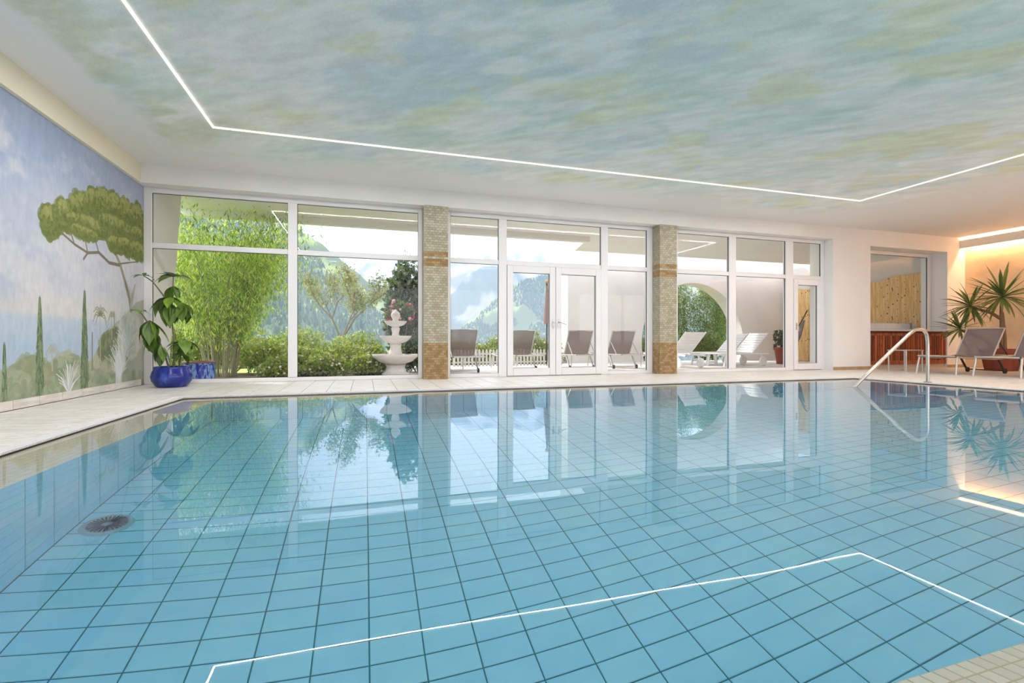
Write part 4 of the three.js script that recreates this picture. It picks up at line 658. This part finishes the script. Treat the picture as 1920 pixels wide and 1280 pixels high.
// broad leaf with a folded, drooping blade; base at the origin, grows along +y, upper side towards +z
function blade(len, wid, droop, fold, tipPow = 1.15) {
  const n = 7, m = 2, pos = [], uv = [], idx = [];
  for (let i = 0; i <= n; i++) { const t = i / n, w = wid * Math.pow(Math.sin(Math.PI * Math.pow(t, 0.85)), tipPow) * 0.5 + 0.002, a = droop * t; const y = droop ? Math.sin(a) / droop * len : t * len, z = droop ? -(1 - Math.cos(a)) / droop * len : 0; for (let j = -m; j <= m; j++) { const s = j / m; pos.push(s * w, y, z + Math.abs(s) * w * fold); uv.push(0.5 + 0.5 * s, t); } }
  for (let i = 0; i < n; i++) for (let j = 0; j < 2 * m; j++) { const a = i * (2 * m + 1) + j; idx.push(a, a + 1, a + 2 * m + 1, a + 1, a + 2 * m + 2, a + 2 * m + 1); }
  const g = new THREE.BufferGeometry(); g.setAttribute('position', new THREE.Float32BufferAttribute(pos, 3)); g.setAttribute('uv', new THREE.Float32BufferAttribute(uv, 2)); g.setIndex(idx); g.computeVertexNormals(); return g;
}
function aim(o, p, d, s, roll = 0) { // put a blade at p so that it grows along d with its upper side turned to the sky
  d = d.clone().normalize(); const side = d.clone().cross(V(0, 1, 0)); if (side.lengthSq() < 1e-4) side.set(1, 0, 0); side.normalize(); const upv = side.clone().cross(d);
  o.matrixAutoUpdate = true; const m = new THREE.Matrix4().makeBasis(side, d, upv.negate().negate()); o.quaternion.setFromRotationMatrix(new THREE.Matrix4().makeBasis(side, d, side.clone().cross(d))); o.quaternion.multiply(new THREE.Quaternion().setFromAxisAngle(V(0, 1, 0), roll)); o.position.copy(p); o.scale.setScalar(s);
}
{ // broad leaved plant in the blue pot
  const o = thing('potted_plant', 'broad leaved green plant in a round blue glazed pot by the mural', 'potted plant', [-2.65, 0, -8.06]), R = rng(501);
  part(o, 'pot', lathe([[0, 0], [0.17, 0], [0.2, 0.02], [0.245, 0.09], [0.255, 0.15], [0.24, 0.22], [0.215, 0.262], [0.225, 0.285], [0.215, 0.295], [0.195, 0.285], [0.19, 0.25], [0, 0.245]], 48), M.blueGlaze);
  const so = new THREE.CylinderGeometry(0.19, 0.19, 0.01, 28); so.translate(0, 0.25, 0); part(o, 'soil', so, M.soil);
  const st = (...p) => part(o, 'stem', taper(p.map((a) => V(...a)), [0.014, 0.011, 0.008, 0.006].slice(0, 4), 7), M.twig);
  st([0.02, 0.24, 0], [0.03, 0.6, 0.02], [0.0, 1.0, 0.0], [0.01, 1.58, -0.02]); st([-0.02, 0.24, 0.03], [-0.1, 0.55, 0.05], [-0.2, 0.8, 0.06], [-0.25, 0.93, 0.06]); st([0.08, 0.24, 0.02], [0.12, 0.4, 0.05], [0.15, 0.55, 0.06], [0.16, 0.66, 0.06]);
  st([0.0, 1.0, 0], [0.08, 1.1, 0.03], [0.13, 1.16, 0.04], [0.16, 1.2, 0.05]); st([-0.01, 1.15, 0], [-0.12, 1.35, 0.05], [-0.22, 1.5, 0.08], [-0.31, 1.57, 0.1]); st([-0.2, 0.8, 0.06], [-0.28, 0.95, 0.1], [-0.33, 1.04, 0.12], [-0.37, 1.08, 0.14]);
  const shapes = [blade(1, 0.46, 0.9, 0.2), blade(1, 0.5, 1.3, 0.25), blade(1, 0.42, 0.5, 0.15)];
  const rosette = (c, n, len, tilt, spread = 1, a0 = 0) => { for (let k = 0; k < n; k++) { const a = a0 + (k / n) * 6.283 * spread + 0.5 * (R() - 0.5), t = tilt + 0.5 * (R() - 0.5), l = part(o, 'leaf', shapes[Math.floor(R() * 3)], M.glossLeaf[Math.floor(R() * 4)]); aim(l, V(...c), V(Math.cos(a), t, Math.sin(a) * 0.75), len * (0.8 + 0.4 * R()), 0.3 * (R() - 0.5)); } };
  rosette([0.01, 1.58, -0.02], 9, 0.25, 0.25); rosette([0.01, 1.45, -0.02], 8, 0.25, -0.7, 1, 0.5); rosette([-0.02, 1.29, 0], 10, 0.32, -0.4); rosette([-0.02, 1.2, 0.02], 8, 0.32, -1.3, 1, 0.4); rosette([0.16, 1.2, 0.05], 9, 0.29, -1.0);
  rosette([-0.31, 1.57, 0.1], 5, 0.15, 0.3); rosette([-0.34, 1.08, 0.14], 5, 0.15, 0.0); rosette([-0.25, 0.95, 0.06], 9, 0.34, -1.0); rosette([-0.22, 0.8, 0.06], 6, 0.33, -1.6, 1, 0.7); rosette([-0.12, 0.6, 0.06], 4, 0.3, -1.6, 1, 1.2); rosette([0.16, 0.66, 0.06], 9, 0.27, -0.3); rosette([0.14, 0.5, 0.06], 4, 0.2, -0.4, 1, 0.3);
}
{ // yucca in a terracotta planter
  const o = thing('yucca', 'spiky yucca with three leaf heads in a terracotta planter behind the loungers', 'potted plant', [13.55, 0, -7.1]), R = rng(541);
  const trough = (h) => { const s = new THREE.Shape([[-0.23, -0.23], [0.23, -0.23], [0.23, 0.23], [-0.23, 0.23]].map((a) => new THREE.Vector2(...a))); return s; };
  const g = new THREE.CylinderGeometry(0.36, 0.28, 0.44, 4, 1); g.rotateY(Math.PI / 4); g.translate(0, 0.22, 0); part(o, 'planter', metreUV(g.toNonIndexed()), M.terracotta); const rim = new THREE.CylinderGeometry(0.385, 0.38, 0.06, 4, 1); rim.rotateY(Math.PI / 4); rim.translate(0, 0.45, 0); part(o, 'rim', metreUV(rim.toNonIndexed()), M.terracotta);
  const so = new THREE.BoxGeometry(0.48, 0.01, 0.48); so.translate(0, 0.482, 0); part(o, 'soil', so, M.soil);
  const tr = (...p) => part(o, 'trunk', taper(p.map((a) => V(...a)), [0.035, 0.032, 0.028, 0.03], 9), M.bark);
  tr([0.0, 0.44, 0], [0.01, 0.9, 0], [0.0, 1.3, 0], [0.0, 1.62, 0.02]); tr([0.05, 0.44, 0.04], [0.06, 0.8, 0.03], [0.05, 1.1, 0.01], [0.03, 1.3, 0.0]); tr([0.0, 1.15, 0], [-0.1, 1.3, -0.15], [-0.2, 1.38, -0.3], [-0.3, 1.45, -0.4]); tr([-0.05, 0.44, -0.06], [-0.12, 0.65, -0.2], [-0.3, 0.82, -0.4], [-0.45, 0.92, -0.52]);
  const sh = [blade(1, 0.085, 0.25, 0.4, 0.8), blade(1, 0.075, 0.6, 0.4, 0.8), blade(1, 0.09, 0.1, 0.4, 0.8)];
  const head = (c, n, len, bias) => { for (let k = 0; k < n; k++) { const u = (k + 0.5) / n, y = 1 - u * 1.75, h = Math.sqrt(Math.max(0, 1 - y * y)), a = k * 2.39996; const d = V(h * Math.cos(a), y, h * Math.sin(a)).add(V(...bias)); aim(part(o, 'leaf', sh[k % 3], M.yucca[Math.floor(R() * 3)]), V(...c), d, len * (0.8 + 0.35 * R())); } };
  head([0, 1.64, 0.02], 60, 0.74, [0, 0.1, 0]); head([-0.3, 1.46, -0.4], 48, 0.62, [-0.25, 0, -0.2]); head([-0.45, 0.93, -0.52], 40, 0.56, [-0.2, 0.15, -0.2]);
  const q = thing('leafy_pot_plant', 'small yellowish leafy plant beside the yucca planter', 'potted plant', [13.85, 0, -6.45]);
  part(q, 'pot', lathe([[0, 0], [0.16, 0], [0.21, 0.34], [0.23, 0.34], [0.23, 0.4], [0.2, 0.4], [0.18, 0.35], [0, 0.35]]), M.terracotta); const R2 = rng(547);
  for (let k = 0; k < 60; k++) { const a = k * 2.4, l = part(q, 'leaf', sh[1], M.glossLeaf[k % 4]); aim(l, V(0.1 * Math.cos(a), 0.36 + 0.35 * R2(), 0.1 * Math.sin(a)), V(Math.cos(a), 0.4 + R2(), Math.sin(a)), 0.3 * (0.7 + 0.6 * R2())); }
}

// ---------------------------------------------------------------- mountains
function ridge(name, label, D, depth, crest, base, cols, seed, rough, forest) {
  const o = thing(name, label, 'mountain', [0, 0, 0]), nx = 220, nv = 46, R = rng(seed);
  const x0 = crest[0][0], x1 = crest[crest.length - 1][0], at = (x) => { let i = 0; while (i < crest.length - 2 && x > crest[i + 1][0]) i++; const [a, ya] = crest[i], [b, yb] = crest[i + 1], t = clamp((x - a) / (b - a)); return ya + (yb - ya) * (t * t * (3 - 2 * t) * 0.5 + t * 0.5); };
  const height = (u, v) => { const x = lerp(x0, x1, u), yc = at(x), n = fbm(u, v * 0.5, 12, 6, 6, seed) - 0.5, m = fbm(u, v * 0.5, 5, 3, 4, seed + 20) - 0.5; return v < 0 ? yc + v * 2 * (yc - base) : lerp(yc, base, Math.pow(v, 0.85)) + (n * rough * (0.15 + v * 1.2) * (1 - 0.4 * v) + m * rough * 1.4 * v * (1 - v) * 2); };
  const pos = [], uv = [], col = [], idx = [], rows = nv + 6;
  for (let j = 0; j < rows; j++) for (let i = 0; i <= nx; i++) { const v = (j - 5) / nv, u = i / nx; pos.push(lerp(x0, x1, u), height(u, v), -D + v * depth); uv.push(u * (x1 - x0) / 1000, v * depth / 1000); const c = cols(u, v, fbm(u, v * 0.5, 26, 14, 5, seed + 40), fbm(u, v * 0.5, 60, 40, 4, seed + 60), height(u, v)); const k = rgb(...c); col.push(k.r, k.g, k.b); }
  for (let j = 0; j < rows - 1; j++) for (let i = 0; i < nx; i++) { const a = j * (nx + 1) + i; idx.push(a, a + nx + 1, a + 1, a + 1, a + nx + 1, a + nx + 2); }
  const g = new THREE.BufferGeometry(); g.setAttribute('position', new THREE.Float32BufferAttribute(pos, 3)); g.setAttribute('uv', new THREE.Float32BufferAttribute(uv, 2)); g.setAttribute('color', new THREE.Float32BufferAttribute(col, 3)); g.setIndex(idx); g.computeVertexNormals();
  part(o, 'slope', g, std({ vertexColors: true, roughness: 1 }));
  if (forest) { const cone = new THREE.ConeGeometry(0.26, 1, 5, 1, true); cone.translate(0, 0.5, 0); scatter(o, 'forest', cone, std({ color: 0xffffff, roughness: 1 }), forest.n, () => { let u, v; do { u = R(); v = R() * 0.95; } while (fbm(u, v * 0.5, 9, 7, 3, seed + 80) > forest.open); return { p: V(lerp(x0, x1, u), height(u, v) - forest.s * 0.2, -D + v * depth), s: forest.s * (0.6 + 0.7 * R()), d: V(0, 1, 0) }; }, forest.cols, R); }
  return o;
}
{
  const sc = (D, l) => l.map(([a, b]) => [a * D, 0.65 + b * D]);
  ridge('forest_slope', 'wooded mountainside falling to the right behind the bamboo', 700, 420, sc(700, [[-0.75, 0.30], [-0.5, 0.27], [-0.229, 0.235], [-0.135, 0.218], [-0.083, 0.191], [-0.059, 0.171], [-0.024, 0.142], [0.016, 0.112], [0.042, 0.094], [0.079, 0.054], [0.111, 0.033], [0.2, -0.03], [0.3, -0.06]]), -60, (u, v, n) => mix3([92, 108, 62], [148, 160, 84], smooth(0.5, 0.62, n)), 601, 28, { n: 22000, s: 6, open: 0.56, cols: [rgb(62, 84, 56), rgb(78, 100, 62), rgb(96, 114, 70), rgb(54, 76, 56)] });
  ridge('valley_hill', 'wooded green hill rising to the right behind the double door', 1150, 440, sc(1150, [[0.0, -0.06], [0.10, -0.03], [0.144, 0.0], [0.177, 0.02], [0.211, 0.045], [0.24, 0.068], [0.269, 0.091], [0.305, 0.121], [0.354, 0.141], [0.417, 0.161], [0.6, 0.2], [0.9, 0.22]]), -80, (u, v, n) => mix3([88, 104, 62], [144, 156, 88], smooth(0.52, 0.66, n)), 611, 40, { n: 22000, s: 7.5, open: 0.58, cols: [rgb(60, 82, 58), rgb(74, 96, 62), rgb(90, 108, 68), rgb(52, 74, 56)] });
  ridge('rocky_mountain', 'rocky mountain in the middle distance beyond the picket fence', 1900, 700, sc(1900, [[-0.1, 0.0], [0.0, 0.04], [0.1, 0.087], [0.171, 0.1], [0.199, 0.129], [0.222, 0.152], [0.24, 0.162], [0.263, 0.163], [0.305, 0.158], [0.36, 0.13], [0.45, 0.15], [0.7, 0.16]]), -150, (u, v, n, f) => mix3([84, 96, 66], [150, 146, 138], smooth(0.48, 0.66, n)), 621, 110);
  ridge('snowy_range', 'distant snow streaked mountain range', 3000, 1000, sc(3000, [[-0.5, 0.1], [-0.2, 0.11], [-0.044, 0.13], [-0.016, 0.147], [0.006, 0.161], [0.037, 0.164], [0.063, 0.172], [0.105, 0.176], [0.171, 0.167], [0.19, 0.179], [0.211, 0.191], [0.234, 0.19], [0.251, 0.184], [0.275, 0.187], [0.305, 0.185], [0.335, 0.195], [0.354, 0.197], [0.373, 0.193], [0.392, 0.18], [0.404, 0.188], [0.424, 0.2], [0.6, 0.21], [0.9, 0.2]]), -200, (u, v, n, f, h) => mix3([122, 118, 114], [236, 238, 242], smooth(0.42, 0.58, f + (h - 380) / 1500)), 631, 230);
}
scene.traverse((o) => { if (o.isMesh) { o.castShadow = true; o.receiveShadow = true; } });
sun.castShadow = true;
renderer.render(scene, camera);
